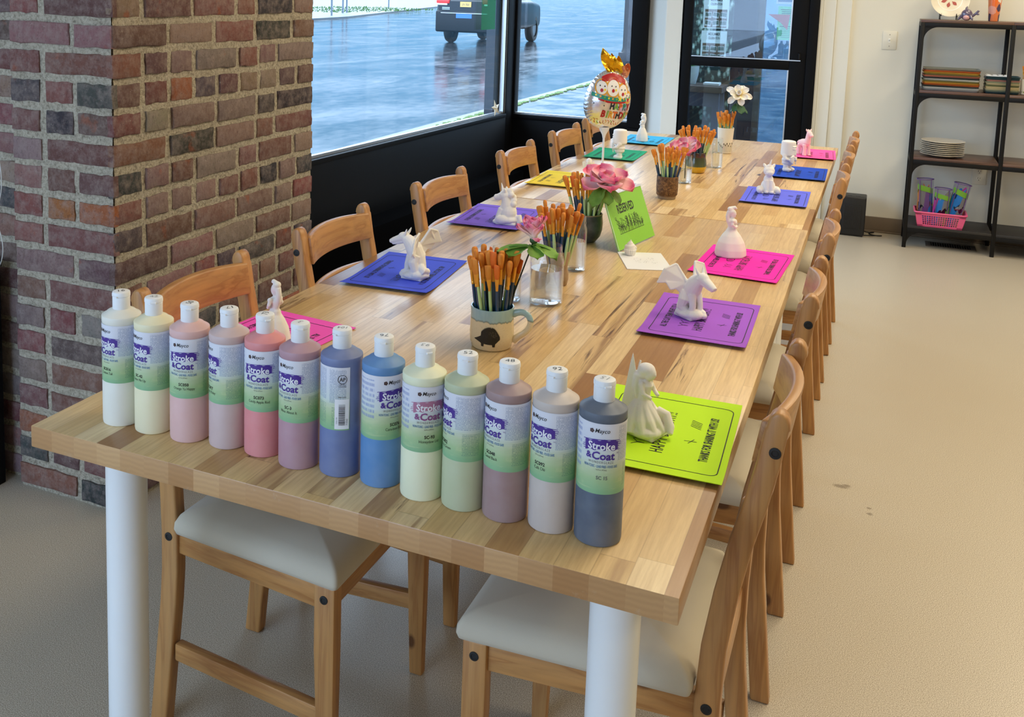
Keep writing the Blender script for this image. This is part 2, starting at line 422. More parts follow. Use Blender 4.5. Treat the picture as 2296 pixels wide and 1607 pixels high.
# ------------------------------------------------------------------ the room
def make_room():
    b = MB(); b.box(-1.46, 4.6, 1.2, 5.86, -0.1, 0.0); b.box(-1.25, 4.6, -3.2, 1.2, -0.1, 0.0); b.box(-2.6, -1.25, -3.2, 1.2, -0.1, 0.0)
    b.box(-0.2, 1.05, 5.86, 7.2, -0.1, 0.0)
    struct(b.build('floor', M['floor'], smooth=False))
    b = MB(); b.box(-2.7, 4.7, -3.3, 6.0, 3.0, 3.1)
    struct(b.build('ceiling', M['ceil'], smooth=False))
    # far wall with the shelving, and the pieces round the door
    b = MB(); b.box(1.02, 4.7, 5.856, 6.0, 0, 3.0)
    b.box(-0.13, 1.02, 5.86, 6.0, 2.25, 3.0); b.box(-1.35, -0.13, 5.9, 6.0, 2.6, 3.0)
    struct(b.build('wall_back', M['wall'], smooth=False))
    b = MB(); b.box(4.6, 4.7, -3.3, 5.9, 0, 3.0); struct(b.build('wall_right', M['wall'], smooth=False))
    b = MB(); b.box(.4, 4.7, -3.3, -3.2, 0, 3.0); b.box(-2.7, .4, -3.3, -3.2, 0, .35); b.box(-2.7, .4, -3.3, -3.2, 2.75, 3.0); struct(b.build('wall_front', M['wall'], smooth=False))
    b = MB(); b.box(-2.7, -2.6, -3.2, 1.2, 0, 3.0)
    b.box(-2.7, -1.5, 1.2, 1.3, 0, 3.0)
    struct(b.build('wall_left', M['wall'], smooth=False))
    # column of white boards between the window and the door
    b = MB()
    b.prism([(-0.29, 5.93), (-0.255, 5.90), (-0.135, 5.80), (-0.015, 5.80), (-0.015, 6.0), (-0.29, 6.0)], 2, 0, 3.0)
    struct(b.build('trim_1', M['trimw'], bev=0.004, smooth=False))
    b = MB()
    b.box(0.832, 0.852, 5.80, 5.9, 0, 2.3); b.box(0.852, 0.93, 5.815, 5.9, 0, 2.3)
    b.box(0.93, 1.022, 5.832, 5.9, 0, 3.0); b.box(-0.015, 0.852, 5.81, 5.9, 2.2, 2.3)
    struct(b.build('trim_2', M['trimw'], bev=0.004, smooth=False))
    b = MB(); b.box(1.022, 4.6, 5.843, 5.858, 0, 0.098); b.box(1.022, 4.6, 5.835, 5.845, 0, 0.012)
    struct(b.build('baseboard_back', M['basebd'], bev=0.003))

def brick_face(b, x0, x1, y0, y1, axis, out, z0, z1, rr, ext=0.0):
    """courses of single bricks over a flat face. axis: 0 = face runs along x, 1 = along y; out = outward offset of the face"""
    tones = [((122, 84, 76), 8), ((110, 76, 70), 7), ((128, 102, 96), 7), ((134, 116, 110), 6), ((98, 76, 72), 4), ((78, 74, 75), 4), ((62, 60, 62), 3), ((150, 92, 62), 1)]
    bag = [c for c, k in tones for _ in range(k)]
    H = 0.0807; g = 0.022
    lo, hi = (x0, x1) if axis == 0 else (y0, y1)
    row = 0; z = z0
    while z < z1:
        t = lo; first = True
        heads = row % 4 == 2
        while t < hi - 0.02:
            L = 0.115 if heads or rr.random() < 0.33 else 0.222
            if first and row % 2: L = 0.115
            first = False
            e = min(t + L, hi + 0.0)
            if e - t < 0.05: break
            j = lambda k: rr.uniform(-k, k)
            u0, u1 = t + (0.0 if t == lo else g / 2) + j(.002), e - (0.0 if e >= hi else g / 2) + j(.003)
            if hi - e < 0.03: u1 = hi + (ext if axis == 0 else 0)
            if t == lo and axis == 1: u0 = lo - ext
            w0, w1 = z + g / 2 + j(.003), z + H - g / 2 + j(.003)
            d = 0.0105 + j(.003); c = lin(rr.choice(bag)); c = tuple(min(1, q * rr.uniform(.85, 1.15)) for q in c[:3]) + (1,)
            n = 5; pts = []
            # slightly ragged outline
            ring = []
            for k in range(n): ring.append((u0 + (u1 - u0) * k / n, w0 + j(.0025)))
            for k in range(3): ring.append((u1 + j(.002), w0 + (w1 - w0) * k / 3))
            for k in range(n): ring.append((u1 - (u1 - u0) * k / n, w1 + j(.0025)))
            for k in range(3): ring.append((u0 + j(.002), w1 - (w1 - w0) * k / 3))
            m = len(ring); uc, wc = (u0 + u1) / 2, (w0 + w1) / 2
            vs = []
            def P(u, w, dep):
                return (u, out - dep, w) if axis == 0 else (out + dep, u, w)
            for (u, w) in ring: vs.append(P(u, w, -0.01))
            for (u, w) in ring: vs.append(P(u, w, d - 0.0025))
            for (u, w) in ring:
                su = (u - uc); sw = (w - wc)
                vs.append(P(u - math.copysign(.0035, su), w - math.copysign(.0035, sw), d + j(.001)))
            fs = []
            flip = axis == 1
            for a in (0, m):
                for k in range(m):
                    q = (a + k, a + (k + 1) % m, a + m + (k + 1) % m, a + m + k); fs.append(q)
            fs.append(tuple(range(2 * m, 3 * m)))
            b.add(vs, fs, 0, col=c)
            t = e
        z += H; row += 1

def make_pillar():
    rr = random.Random(5); b = MB()
    X0, X1, Y0, Y1 = -0.985, -0.632, 0.918, 1.945
    def grid(fn, nu, nv): b.sheet(fn, nu, nv, 1)
    nz = lambda p: noise.noise(V(p) * 22.0) * 0.0030 + noise.noise(V(p) * 60.0) * 0.0022
    Zt = 3.0
    b.box(X0 - 0.25, X1 - 0.03, Y0 + 0.08, Y1 - 0.02, 0, Zt, 1)
    def fa(u, v):
        p = (X0 + (X1 - X0 + .002) * u, Y0, Zt * v); return (p[0], Y0 - 0.002 - nz(p) - .002, p[2])
    def fb(u, v):
        p = (X1, Y0 + (Y1 - Y0) * u, Zt * v); return (X1 + 0.002 + nz(p) + .002, p[1], p[2])
    grid(fa, 30, 240); grid(fb, 80, 240)
    b.box(X0, X1 - 0.01, Y0 + 0.004, Y0 + 0.09, 0, Zt, 1); b.box(X1 - 0.05, X1 - 0.002, Y0 + 0.004, Y1, 0, Zt, 1)
    brick_face(b, X0, X1, 0, 0, 0, Y0, 0.0, Zt, rr, .009)
    brick_face(b, 0, 0, Y0, Y1, 1, X1, 0.0, Zt, rr, .009)
    # recessed return to the left
    def fc(u, v):
        p = (X0 - 0.25 + 0.25 * u, Y0 + 0.03, Zt * v); return (p[0], Y0 + 0.03 - nz(p), p[2])
    grid(fc, 16, 160)
    brick_face(b, X0 - 0.24, X0 - 0.004, 0, 0, 0, Y0 + 0.034, 0.0, Zt, rr)
    o = b.build('pillar', [M['brick'], M['mortar']], ang=50)
    struct(o)
    b = MB(); b.box(-1.6, -1.036, 0.80, 0.90, 0, 0.665); b.box(-1.6, -1.033, 0.797, 0.903, 0.655, 0.675)
    struct(b.build('trim_3', M['black'], bev=0.003))
    b = MB()
    b.tube(bez((-1.06, .915, 1.02), (-1.0, .895, .90), (-1.005, .885, .86), (-1.06, .9, .80), 14) , 0.0016, 6)
    b.tube(bez((-1.06, .9, .80), (-1.0, .88, .76), (-.99, .885, .70), (-1.05, .9, .64), 14), 0.0016, 6)
    tag(b.build('wire', plain('pale wire', (205, 205, 200), .5)), 'thin pale wire hanging loosely against the brick pillar', 'wire')

def make_windows():
    # big window to the left: line of the wall, slightly turned
    A = V((-1.452, 1.85, 0)); B = V((-1.226, 5.70, 0)); d = (B - A).normalized(); nrm = V((d.y, -d.x, 0))   # nrm towards the room
    def Mw(o=A):
        return Matrix((( d.x, nrm.x, 0, o.x), (d.y, nrm.y, 0, o.y), (0, 0, 1, 0), (0, 0, 0, 1)))
    L = (B - A).length; m = Mw()
    b = MB(); b.box(-0.1, L, -0.09, 0.0, 0, 0.575, M=m); b.box(-0.1, L + .05, -0.09, 0.0, 2.62, 3.0, M=m)
    struct(b.build('wall_window', M['black'], bev=0.003))
    b = MB(); b.box(-0.05, L - .01, 0.0, .16, 0, .20, M=m); struct(b.build('added_floor_cover', plain('dull black paint', (5, 5, 6), .95, spec=.02), bev=.004))  # black box added to hide the lit floor along the window wall
    w = struct(thing('window_1', None, None))
    b = MB(); b.box(0, L, -0.055, 0.004, 0.572, 0.598, M=m); b.box(0, L, -0.055, 0.002, 2.58, 2.63, M=m)
    b.build('window_frame', M['black'], w, bev=0.002)
    b = MB(); b.box(0, L - .01, -0.052, -0.03, 0.598, 0.613, M=m); b.box(0, L - .01, -0.075, -0.052, 0.57, 0.600, M=m); b.box(L - .012, L - .002, -0.050, -0.018, 0.6, 2.6, M=m)
    b.build('glazing_bead', M['alu'], w)
    b = MB(); b.box(0, L - .005, -0.045, -0.039, 0.605, 2.59, M=m)
    b.build('pane', M['pane'], w, smooth=False)
    b = MB(); b.box(L - .075, L - .012, -0.14, -0.07, 0.50, 2.6, M=m)
    b.build('outer_post', plain('dark blue grey metal', (34, 44, 58), .4), w)
    # corner post
    b = MB(); b.box(-1.318, -1.232, 5.71, 5.86, 0, 2.65); struct(b.build('trim_4', M['black'], bev=0.003))
    b = MB(); b.box(-1.243, -1.236, 5.70, 5.712, 0.6, 2.6); struct(b.build('trim_5', plain('bronze edge', (90, 84, 74), .4, .6)))
    # second window, facing the table end
    b = MB(); b.box(-1.30, -0.27, 5.86, 5.96, 0, 0.56); struct(b.build('wall_window_end', M['black'], bev=0.003))
    w = struct(thing('window_2', None, None))
    b = MB(); b.box(-1.24, -0.27, 5.845, 5.93, 0.55, 0.583); b.box(-1.24, -0.27, 5.845, 5.93, 2.58, 2.65)
    b.box(-0.378, -0.272, 5.842, 5.94, 0.55, 2.65); b.box(-1.245, -1.215, 5.85, 5.93, 0.55, 2.62)
    b.build('window_frame', M['black'], w, bev=0.002)
    b = MB(); b.box(-1.215, -0.378, 5.885, 5.892, 0.583, 2.58); b.build('pane', M['pane'], w, smooth=False)
    b = MB(); b.box(-1.215, -0.378, 5.875, 5.90, 0.583, 0.594); b.build('glazing_bead', M['alu'], w)
    # star on the sill
    b = MB(); pts = []
    for k in range(10):
        r = 0.062 if k % 2 == 0 else 0.024; a = pi / 2 + k * pi / 5 + .12
        pts.append((r * cos(a), r * sin(a)))
    vs = [(x, 0, z) for x, z in pts] + [(0, .014, 0), (0, -.014, 0)]
    fs = [(k, (k + 1) % 10, 10) for k in range(10)] + [((k + 1) % 10, k, 11) for k in range(10)]
    b.add(vs, fs)
    o = b.build('star_ornament', plain('ivory plaster', (222, 216, 198), .7), flat=True)
    o.location = (-1.205, 5.43, 0.664); o.rotation_euler = (radians(-10), 0, radians(82))
    tag(o, 'small ivory faceted star leaning in the window corner on the sill', 'star ornament')

def make_front_window():
    w = struct(thing('window_3', None, None)); b = MB()
    for x in (-2.6, -1.1, .37): b.box(x - .03, x + .03, -3.29, -3.21, .35, 2.75)
    b.box(-2.6, .4, -3.29, -3.21, .33, .4); b.box(-2.6, .4, -3.29, -3.21, 2.7, 2.76); b.build('window_frame', M['black'], w)
    b = MB(); b.box(-2.57, .34, -3.255, -3.249, .4, 2.7); b.build('pane', M['pane'], w, smooth=False)

def make_door():
    d = struct(thing('door_1', None, None, (0, 0, 0)))
    Y0, Y1 = 5.79, 5.835
    b = MB()
    b.box(-0.012, 0.045, Y0, Y1, 0, 2.15); b.box(0.672, 0.775, Y0, Y1, 0, 2.15)
    b.box(0.045, 0.672, Y0, Y1, 1.012, 1.078); b.box(0.045, 0.672, Y0, Y1, 0.0, 0.26); b.box(0.045, 0.672, Y0, Y1, 2.05, 2.15)
    b.build('stile_frame', M['black'], d, bev=0.003)
    b = MB(); b.box(-0.03, -0.012, 5.8, 5.87, 0, 2.2); b.box(0.775, 0.835, 5.775, 5.86, 0, 2.2); b.box(-0.03, 0.835, 5.8, 5.87, 2.15, 2.2)
    b.build('jamb', M['black'], d, bev=0.003)
    b = MB(); b.box(0.045, 0.672, 5.81, 5.816, 0.26, 1.012); b.box(0.045, 0.672, 5.81, 5.816, 1.078, 2.05)
    b.build('pane', m_pane('door glass', (0.80, 0.88, 0.93, 1), .10), d, smooth=False)
    b = MB()
    for z0, z1 in ((0.27, 1.012), (1.078, 2.05)): b.box(0.664, 0.672, 5.79, 5.81, z0, z1)
    b.box(0.05, 0.74, 5.782, 5.79, 1.074, 1.080)
    b.build('glazing_bead', M['alu'], d)
    b = MB(); b.tube([(0.735, 5.792, 1.09), (0.735, 5.75, 1.09), (0.735, 5.75, 1.12), (0.728, 5.792, 1.125)], .006, 8)
    b.build('handle', M['blackm'], d)
    # ---- the vestibule beyond
    b = MB(); b.box(0.22, 0.385, 6.60, 6.66, 0, 2.6); b.box(-0.08, 0.22, 6.62, 6.66, 0, 2.6)
    struct(b.build('wall_vestibule', plain('dark painted panelling', (46, 52, 66), .55), smooth=False))
    d2 = struct(thing('door_2', None, None))
    b = MB(); b.box(0.385, 0.43, 6.5, 6.56, 0, 2.4); b.box(0.43, 0.95, 6.5, 6.55, 0.0, 0.2); b.box(0.43, 0.95, 6.5, 6.55, 2.2, 2.4)
    b.box(0.95, 1.0, 6.5, 6.56, 0, 2.4)
    b.build('stile_frame', plain('grey brown metal', (78, 74, 72), .5), d2, bev=.003)
    n = NT('street seen through frosted glass'); co = n.coord(); nz = n.noise(n.scale(co, (1, 1, 7)), 5.0, 3.0)
    b = MB(); b.box(0.43, 0.95, 6.52, 6.528, 0.2, 2.2)
    b.build('pane', m_pane('vestibule glass', (.50, .60, .68, 1), .12), d2, smooth=False)
    def sheet_on(name, label, cat, x0, x1, z0, z1, y, mat, deco=None, tilt=0.0):
        bb = MB(); bb.box(x0, x1, y, y + .0015, z0, z1, 0)
        mats = [mat]
        if deco: mats += deco(bb, x0, x1, z0, z1, y)
        o = bb.build(name, mats, smooth=False); return tag(o, label, cat)
    ink = plain('dark print', (40, 46, 54), .7)
    def notice(bb, x0, x1, z0, z1, y):
        W = x1 - x0; H = z1 - z0
        for i in range(16):
            if i in (6, 7, 8): continue
            zz = z1 - H * (.09 + i * .055); hw = W * (.36 if i in (0, 9) else .3 if i < 3 else .26 + .1 * ((i * 7) % 3) / 3)
            hh = .005 if i in (0, 1, 2, 9) else .002
            bb.box((x0 + x1) / 2 - hw, (x0 + x1) / 2 + hw, y - .0006, y, zz - hh, zz, 1)
        return [ink]
    sheet_on('paper_notice', 'mint green printed notice taped to the vestibule glass', 'notice', 0.5165, 0.6415, 1.178, 1.418, 6.517, plain('mint paper', (120, 215, 165), .7), notice)
    b = MB(); b.box(0.50, 0.62, 6.515, 6.519, 1.435, 1.60, 0); b.box(0.512, 0.608, 6.513, 6.515, 1.45, 1.59, 1)
    tag(b.build('window_sticker', [plain('white sticker', (220, 228, 236), .5), plain('blue sticker', (70, 110, 160), .5)]), 'white bordered blue sticker high on the vestibule door glass', 'sticker')
    b = MB(); b.add([(0.45, 6.514, 1.36), (0.60, 6.514, 1.36), (0.585, 6.514, 1.25), (0.54, 6.514, 1.30), (0.45, 6.517, 1.36), (0.60, 6.517, 1.36), (0.585, 6.517, 1.25), (0.54, 6.517, 1.30)], [(0, 3, 2, 1), (4, 5, 6, 7), (0, 1, 5, 4), (1, 2, 6, 5), (2, 3, 7, 6), (3, 0, 4, 7)])
    tag(b.build('pennant', plain('faded red paper', (190, 92, 88), .7), smooth=False), 'faded red paper pennant on the vestibule door glass', 'pennant')
    # leafy partition with two posters
    n = NT('leaf print cloth'); co = n.coord(); v = n.voro(n.scale(co, (1, 1, .5)), 34.0); w = n.noise(co, 40.0, 3.0, .6, 1.0)
    lp = n.done(n.bsdf(col=n.ramp(n.ma('ADD', v, n.ma('MULTIPLY', w, .5)), [(.3, lin((214, 230, 226))), (.52, lin((140, 170, 158))), (.75, lin((40, 58, 58)))]), rough=.8))
    b = MB(); b.box(-0.075, 0.219, 6.44, 6.46, 0.0, 2.0); tag(b.build('leafy_screen', lp), 'leaf patterned hanging screen behind the glass door', 'screen')
    def poster(bb, x0, x1, z0, z1, y):
        W = x1 - x0; H = z1 - z0; r = random.Random(int(z0 * 100))
        fn = lambda zz, sx: (lambda x, yy: ((x0 + x1) / 2 + x, y - .001, zz + yy))
        bb.text('MIDSUMMER', fn(z1 - H * .15, 1), H * .13, 1, .5, .01); bb.text('CELEBRATION', fn(z1 - H * .27, 1), H * .11, 1, .5, .01)
        bb.box(x0 + .012, x1 - .012, y - .0007, y, z0 + H * .03, z0 + H * .60, 4)
        for i in range(3):
            for j in range(2):
                cx = x0 + W * (.2 + .3 * i); cz = z0 + H * (.16 + .26 * j)
                Mx = Matrix.Translation((cx, y - .001, cz)) @ Matrix.Rotation(r.uniform(-.2, .2), 4, 'Y')
                bb.box(-W * .13, W * .13, -.0006, 0, -H * .095, H * .095, 3, Mx); bb.box(-W * .11, W * .11, -.0012, -.0006, -H * .04, H * .075, 2, Mx)
        return [ink, plain('photo print', (92, 110, 100), .6), plain('photo border', (200, 205, 205), .6), plain('poster brown', (112, 92, 74), .6)]
    pp = plain('pale blue poster paper', (226, 240, 242), .6)
    sheet_on('event_poster', 'upper of two pale blue event posters behind the door glass', 'poster', 0.008, 0.188, 1.245, 1.475, 6.4385, pp, poster)
    sheet_on('event_poster', 'lower of two pale blue event posters behind the door glass', 'poster', 0.003, 0.184, 1.0, 1.228, 6.4385, pp, poster)
    # side table with a plant pot
    t = thing('side_table', 'dark side table with pale top behind the lower door glass', 'table', (0.0, 6.28, 0))
    b = MB(); b.box(-0.10, 0.215, -.15, .15, .80, .845); b.build('table_top', plain('greyed wood', (86, 74, 68), .5), t, bev=.004)
    for x in (-.09, .15):
        for y in (-.13, .09): b = MB(); b.box(x, x + .045, y, y + .045, 0, .80); b.build('leg', plain('slate paint', (52, 60, 78), .5), t)
    b = MB(); b.box(-.08, .19, -.12, -.1, .70, .8); b.build('apron', plain('slate paint', (52, 60, 78), .5), t)
    b = MB(); b.box(.07, .18, 6.22, 6.32, .846, .864)
    tag(b.build('paper_stack', plain('white paper', (220, 224, 226), .7), bev=.002), 'flat white paper pad on the side table behind the door', 'paper pad')
    p = thing('potted_plant', 'pale pot with broad green leaves on the side table', 'plant', (-0.03, 6.27, .846))
    b = MB(); b.lathe([(.04, 0), (.056, .07), (.06, .13), (.054, .13), (.05, .06)], 24); b.build('pot', plain('pale glaze', (176, 190, 196), .4), p)
    for k in range(5):
        a = k * 1.256; bb = MB()
        bb.sheet(lambda u, v: ((.02 + .07 * u) * cos(a) - (v - .5) * .06 * sin(pi * (u * .9 + .05)) * sin(a), (.02 + .07 * u) * sin(a) + (v - .5) * .06 * sin(pi * (u * .9 + .05)) * cos(a), .12 + .07 * sin(u * 2.4)), 8, 4, 0, .0015)
        bb.build('leaf', plain('leaf green', (86, 140, 80), .5), p)

# ------------------------------------------------------------------ street outside
def make_street():
    n = NT('wet asphalt'); co = n.coord()
    a = n.noise(n.scale(co, (1.0, .35, 1)), 0.9, 5.0, .6, .8); b_ = n.noise(n.scale(co, (1, .5, 1)), 7.0, 4.0, .65); c = n.noise(co, 55.0, 3.0)
    col = n.mix(n.rng(a, .4, .65), lin((26, 30, 34)), lin((46, 50, 54)))
    rough = n.rng(n.ma('ADD', a, n.ma('MULTIPLY', b_, .6)), .55, 1.05, .06, .24)
    h = n.ma('ADD', n.ma('MULTIPLY', b_, 1.0), n.ma('MULTIPLY', c, .12))
    road = n.done(n.bsdf(col=col, rough=rough, spec=.45, nrm=n.bump(h, .085, .008)))
    n = NT('wet paving'); co = n.coord(); br = n.node('ShaderNodeTexBrick', {'Vector': co, 'Color1': lin((66, 70, 72)), 'Color2': lin((58, 62, 64)), 'Mortar': lin((36, 42, 34)), 'Scale': 1.0, 'Mortar Size': .012, 'Brick Width': 1.5, 'Row Height': 1.5}, offset=0.0)
    w = n.noise(co, 3.0, 4.0)
    col = n.mix(n.rng(w, .45, .7, 0, .5), br.outputs[0], lin((56, 52, 42)))
    pave = n.done(n.bsdf(col=col, rough=n.rng(w, .35, .65, .10, .30), spec=.4))
    b = MB(); b.box(-140, -3.5, -40, 260, -.35, -.16); struct(b.build('road', road, smooth=False))
    b = MB(); b.box(-3.40, -1.36, -12, 5.98, -.3, -.1); b.box(-3.40, 12, 7.25, 120, -.3, -.1)
    struct(b.build('sidewalk', pave, smooth=False))
    b = MB(); b.box(-3.56, -3.40, -40, 120, -.35, -.09); struct(b.build('kerb', plain('kerb stone', (64, 68, 68), .4), bev=.01))
    b = MB(); r = random.Random(3)
    for k in range(240):
        y = 9.5 + 11.5 * r.random(); x = -3.40 + r.uniform(-.03, .05); s = r.uniform(.015, .04)
        b.ell((x, y, -.092), (s, s * 2.2, .014), 0, n=7, m=4)
    tag(b.build('moss', mottled('moss green', (58, 80, 34), (80, 100, 48), 40, .9)), 'green moss growing along the near kerb outside the end window', 'moss', kind='stuff')
    b = MB(); b.add([(-23.0, 36.0, -.06), (-24.6, 46, -.06), (-36, 84, -.06), (-70, 190, -.06), (-140, 190, -.06), (-140, 36, -.06), (-23.0, 36.0, -.3), (-24.6, 46, -.3), (-36, 84, -.3), (-70, 190, -.3), (-140, 190, -.3), (-140, 36, -.3)],
        [(0, 1, 2, 3, 4, 5)] + [(i, i + 6, (i + 1) % 6 + 6, (i + 1) % 6) for i in range(6)])
    struct(b.build('sidewalk_far', mottled('pale wet concrete', (84, 88, 90), (72, 76, 78), 1.2, .4), smooth=False))
    b = MB(); r = random.Random(9)
    for k in range(900):
        x = r.uniform(-37, -28.6); y = r.uniform(52, 70)
        h = r.uniform(.05, .16); a = r.random() * 6.28
        b.add([(x - .05 * cos(a), y - .05 * sin(a), -.06), (x + .05 * cos(a), y + .05 * sin(a), -.06), (x + .03, y, -.06 + h)], [(0, 1, 2)])
    tag(b.build('grass', plain('lawn green', (64, 98, 40), .9), smooth=False), 'patch of green grass beyond the far kerb of the street', 'grass', kind='stuff')
    for k, (px, py, lab) in enumerate([(-25.9, 46.6, 'thin grey signpost on the far sidewalk nearest the window corner of brick'), (-28.2, 52.0, 'dark signpost in the middle of the far sidewalk trio'), (-28.6, 53.2, 'dark signpost at the back of the far sidewalk trio'), (-33.6, 69.0, 'lone dark pole on the far sidewalk behind the vehicle')]):
        p = thing('signpost', lab, 'signpost', (px, py, -.06))
        b = MB(); b.tube([(0, 0, 0), (0, 0, 2.6)], .05, 10); b.build('pole', plain('galvanised grey', (84, 94, 104), .5), p)
        b = MB(); b.box(-.22, .22, -.06, -.05, 2.0, 2.6); b.build('sign_plate', plain('sign back', (120, 126, 130), .5), p)
    p = thing('lamp_post', 'dark lamp post on a square base beside the near kerb', 'lamp post', (-3.40, 18.9, -.09))
    b = MB(); b.box(-.19, .19, -.19, .19, 0, .10); b.box(-.16, .16, -.16, .16, .10, .42); b.build('base', plain('dark teal iron', (13, 18, 25), .45), p, bev=.015)
    b = MB(); b.lathe([(.14, .42), (.115, .5), (.112, 3.9), (.08, 4.4)], 12); b.build('shaft', plain('dark teal iron', (13, 18, 25), .45), p)
    b = MB(); b.lathe([(.06, 4.4), (.2, 4.6), (.22, 4.95), (.1, 5.15), (.02, 5.2)], 12); b.build('lantern', plain('lantern glass', (200, 205, 200), .3), p)
    # suv
    s = thing('car', 'dark wet sport utility vehicle driving away on the street', 'car', (-10.32, 27.3, -.16)); s.scale = (1.04, 1.0, 1.2)
    paint = plain('black car paint', (6, 9, 15), .25, spec=.35); dk = plain('black plastic trim', (9, 10, 13), .5, spec=.3)
    b = MB()
    def ring(y, w, z0, z1, rnd_, taper=0.0):
        pts = []
        for (x, z) in rrect(w, z1 - z0, rnd_, 4, 0, (z0 + z1) / 2): pts.append((x * (1 - taper * max(0, (z - z0 - .3) / (z1 - z0))), y, z))
        return pts
    b.stack([ring(.02, 1.72, .45, 1.08, .12), ring(.10, 1.86, .40, 1.14, .14), ring(.5, 1.9, .36, 1.17, .14), ring(3.4, 1.9, .36, 1.14, .14), ring(4.3, 1.84, .38, 1.04, .14), ring(4.62, 1.66, .42, .92, .16), ring(4.72, 1.3, .48, .8, .14)])
    b.build('body', paint, s, ang=40)
    b = MB(); b.stack([ring(.16, 1.66, 1.05, 1.12, .03), ring(.30, 1.64, 1.05, 1.60, .12, .12), ring(.7, 1.66, 1.05, 1.74, .16, .14), ring(2.4, 1.66, 1.05, 1.76, .16, .14), ring(2.9, 1.64, 1.05, 1.62, .12, .12), ring(3.6, 1.6, 1.02, 1.08, .02)])
    b.build('cabin', paint, s, ang=40)
    b = MB(); b.add([(-.66, .17, 1.2), (.66, .17, 1.2), (.6, .31, 1.56), (-.6, .31, 1.56), (-.66, .2, 1.2), (.66, .2, 1.2), (.6, .34, 1.56), (-.6, .34, 1.56)], [(0, 1, 2, 3), (7, 6, 5, 4), (0, 4, 5, 1), (1, 5, 6, 2), (2, 6, 7, 3), (3, 7, 4, 0)])
    b.build('rear_window', plain('tinted glass', (18, 22, 28), .06), s)
    for sx in (-1, 1):
        b = MB(); b.box(sx * .775 - .012, sx * .775 + .012, .8, 2.75, 1.22, 1.55); b.build('side_window', plain('tinted glass', (18, 22, 28), .06), s)
        b = MB(); b.box(sx * .72 - .2, sx * .72 + .2, -.03, .12, 1.02, 1.15); o = b.build('tail_light', plain('tail lamp', (215, 44, 40), .25, em=lin((255, 60, 40)), ems=1.6 if sx > 0 else .25), s, bev=.02)
        b = MB(); b.box(sx * .74 - .16, sx * .74 + .16, -.028, .1, .975, 1.02); b.build('reverse_light', plain('clear lamp', (210, 215, 215), .25), s, bev=.008)
        b = MB(); b.box(sx * .86 - .05, sx * .86 + .05, -.035, .03, .56, .62); b.build('reflector', plain('red reflector', (150, 24, 40), .3), s, bev=.006)
        for yy in (.95, 3.75):
            b = MB(); b.lathe([(.23, -.12), (.34, -.115), (.365, -.07), (.365, .07), (.34, .115), (.23, .12)], 32, M=Matrix.Translation((sx * .82, yy, .365)) @ Matrix.Rotation(pi / 2, 4, 'Y'), cap=(False, False))
            w = b.build('wheel', M['rubber'], s)
            b = MB(); b.lathe([(.02, sx * .09), (.12, sx * .1), (.22, sx * .09), (.235, -sx * .05)], 20, M=Matrix.Translation((sx * .82, yy, .365)) @ Matrix.Rotation(pi / 2, 4, 'Y'))
            b.build('rim', plain('alloy', (120, 126, 130), .3, .8), w)
    b = MB(); b.box(-.93, .93, -.06, .2, .30, .84); b.build('bumper', dk, s, bev=.05, seg=3)
    b = MB(); b.box(-.75, .75, -.075, -.05, .775, .79); b.build('chrome_strip', plain('chrome', (170, 178, 186), .15, 1.0), s)
    b = MB(); b.box(-.17, .17, -.012, .012, .94, 1.07, 0)
    b.text('LFX 7020', lambda x, y: (x, -.014, .975 + y), .075, 1, .8); b.build('number_plate', [plain('gold plate', (205, 170, 92), .5), plain('navy plate ink', (26, 34, 70), .5)], s)
    b = MB(); b.box(-.06 - .21, .06 + .16, -.066, -.06, .66, .77); b.build('bumper_sticker', plain('blue sticker vinyl', (52, 104, 170), .4), s)
    b = MB(); b.box(-.74, -.5, -.004, .03, .90, .925); b.box(-.74, -.5, -.004, .03, .865, .885); b.build('badge', plain('badge silver', (150, 158, 164), .3, .6), s)
    # translucent green sheet on the glass by the corner
    b = MB(); b.box(-1.272, -1.2685, 5.27, 5.53, 1.21, 1.50)
    n = NT('translucent green film'); tr = n.node('ShaderNodeBsdfTransparent', {0: (.45, .8, .6, 1)}).outputs[0]; df = n.bsdf(col=lin((60, 150, 110)), rough=.5)
    tag(b.build('window_film', n.done(n.node('ShaderNodeMixShader', {0: .4, 1: tr, 2: df}).outputs[0]), smooth=False), 'translucent green sheet high on the street window near the corner post', 'window film')

# ------------------------------------------------------------------ tables and chairs
def make_tables():
    mats = M['butcher']
    def table(label, x, y, L, rz):
        t = thing('dining_table', label, 'table', (x, y, 0), rz, 'long worktables end to end')
        b = MB(); b.box(0, 1.0506, 0, L, TZ - .0365, TZ); b.build('tabletop', mats, t, bev=.0018)
        for lx in (.112, .952):
            for ly in (.10, L - .12):
                b = MB(); b.lathe([(.030, 0), (.032, .004), (.032, .012), (.030, .02), (.0345, .022), (.0345, TZ - .045), (.05, TZ - .043), (.05, TZ - .037)], 40, M=Matrix.Translation((lx, ly, 0)))
                b.build('leg', M['white'], t)
        return t
    table('near butcher block table with paint bottles along its end', 0, 0, 2.1862, 0)
    table('far butcher block table standing beyond the seam by the door', -.0, 2.1925, 1.987, -.0032)

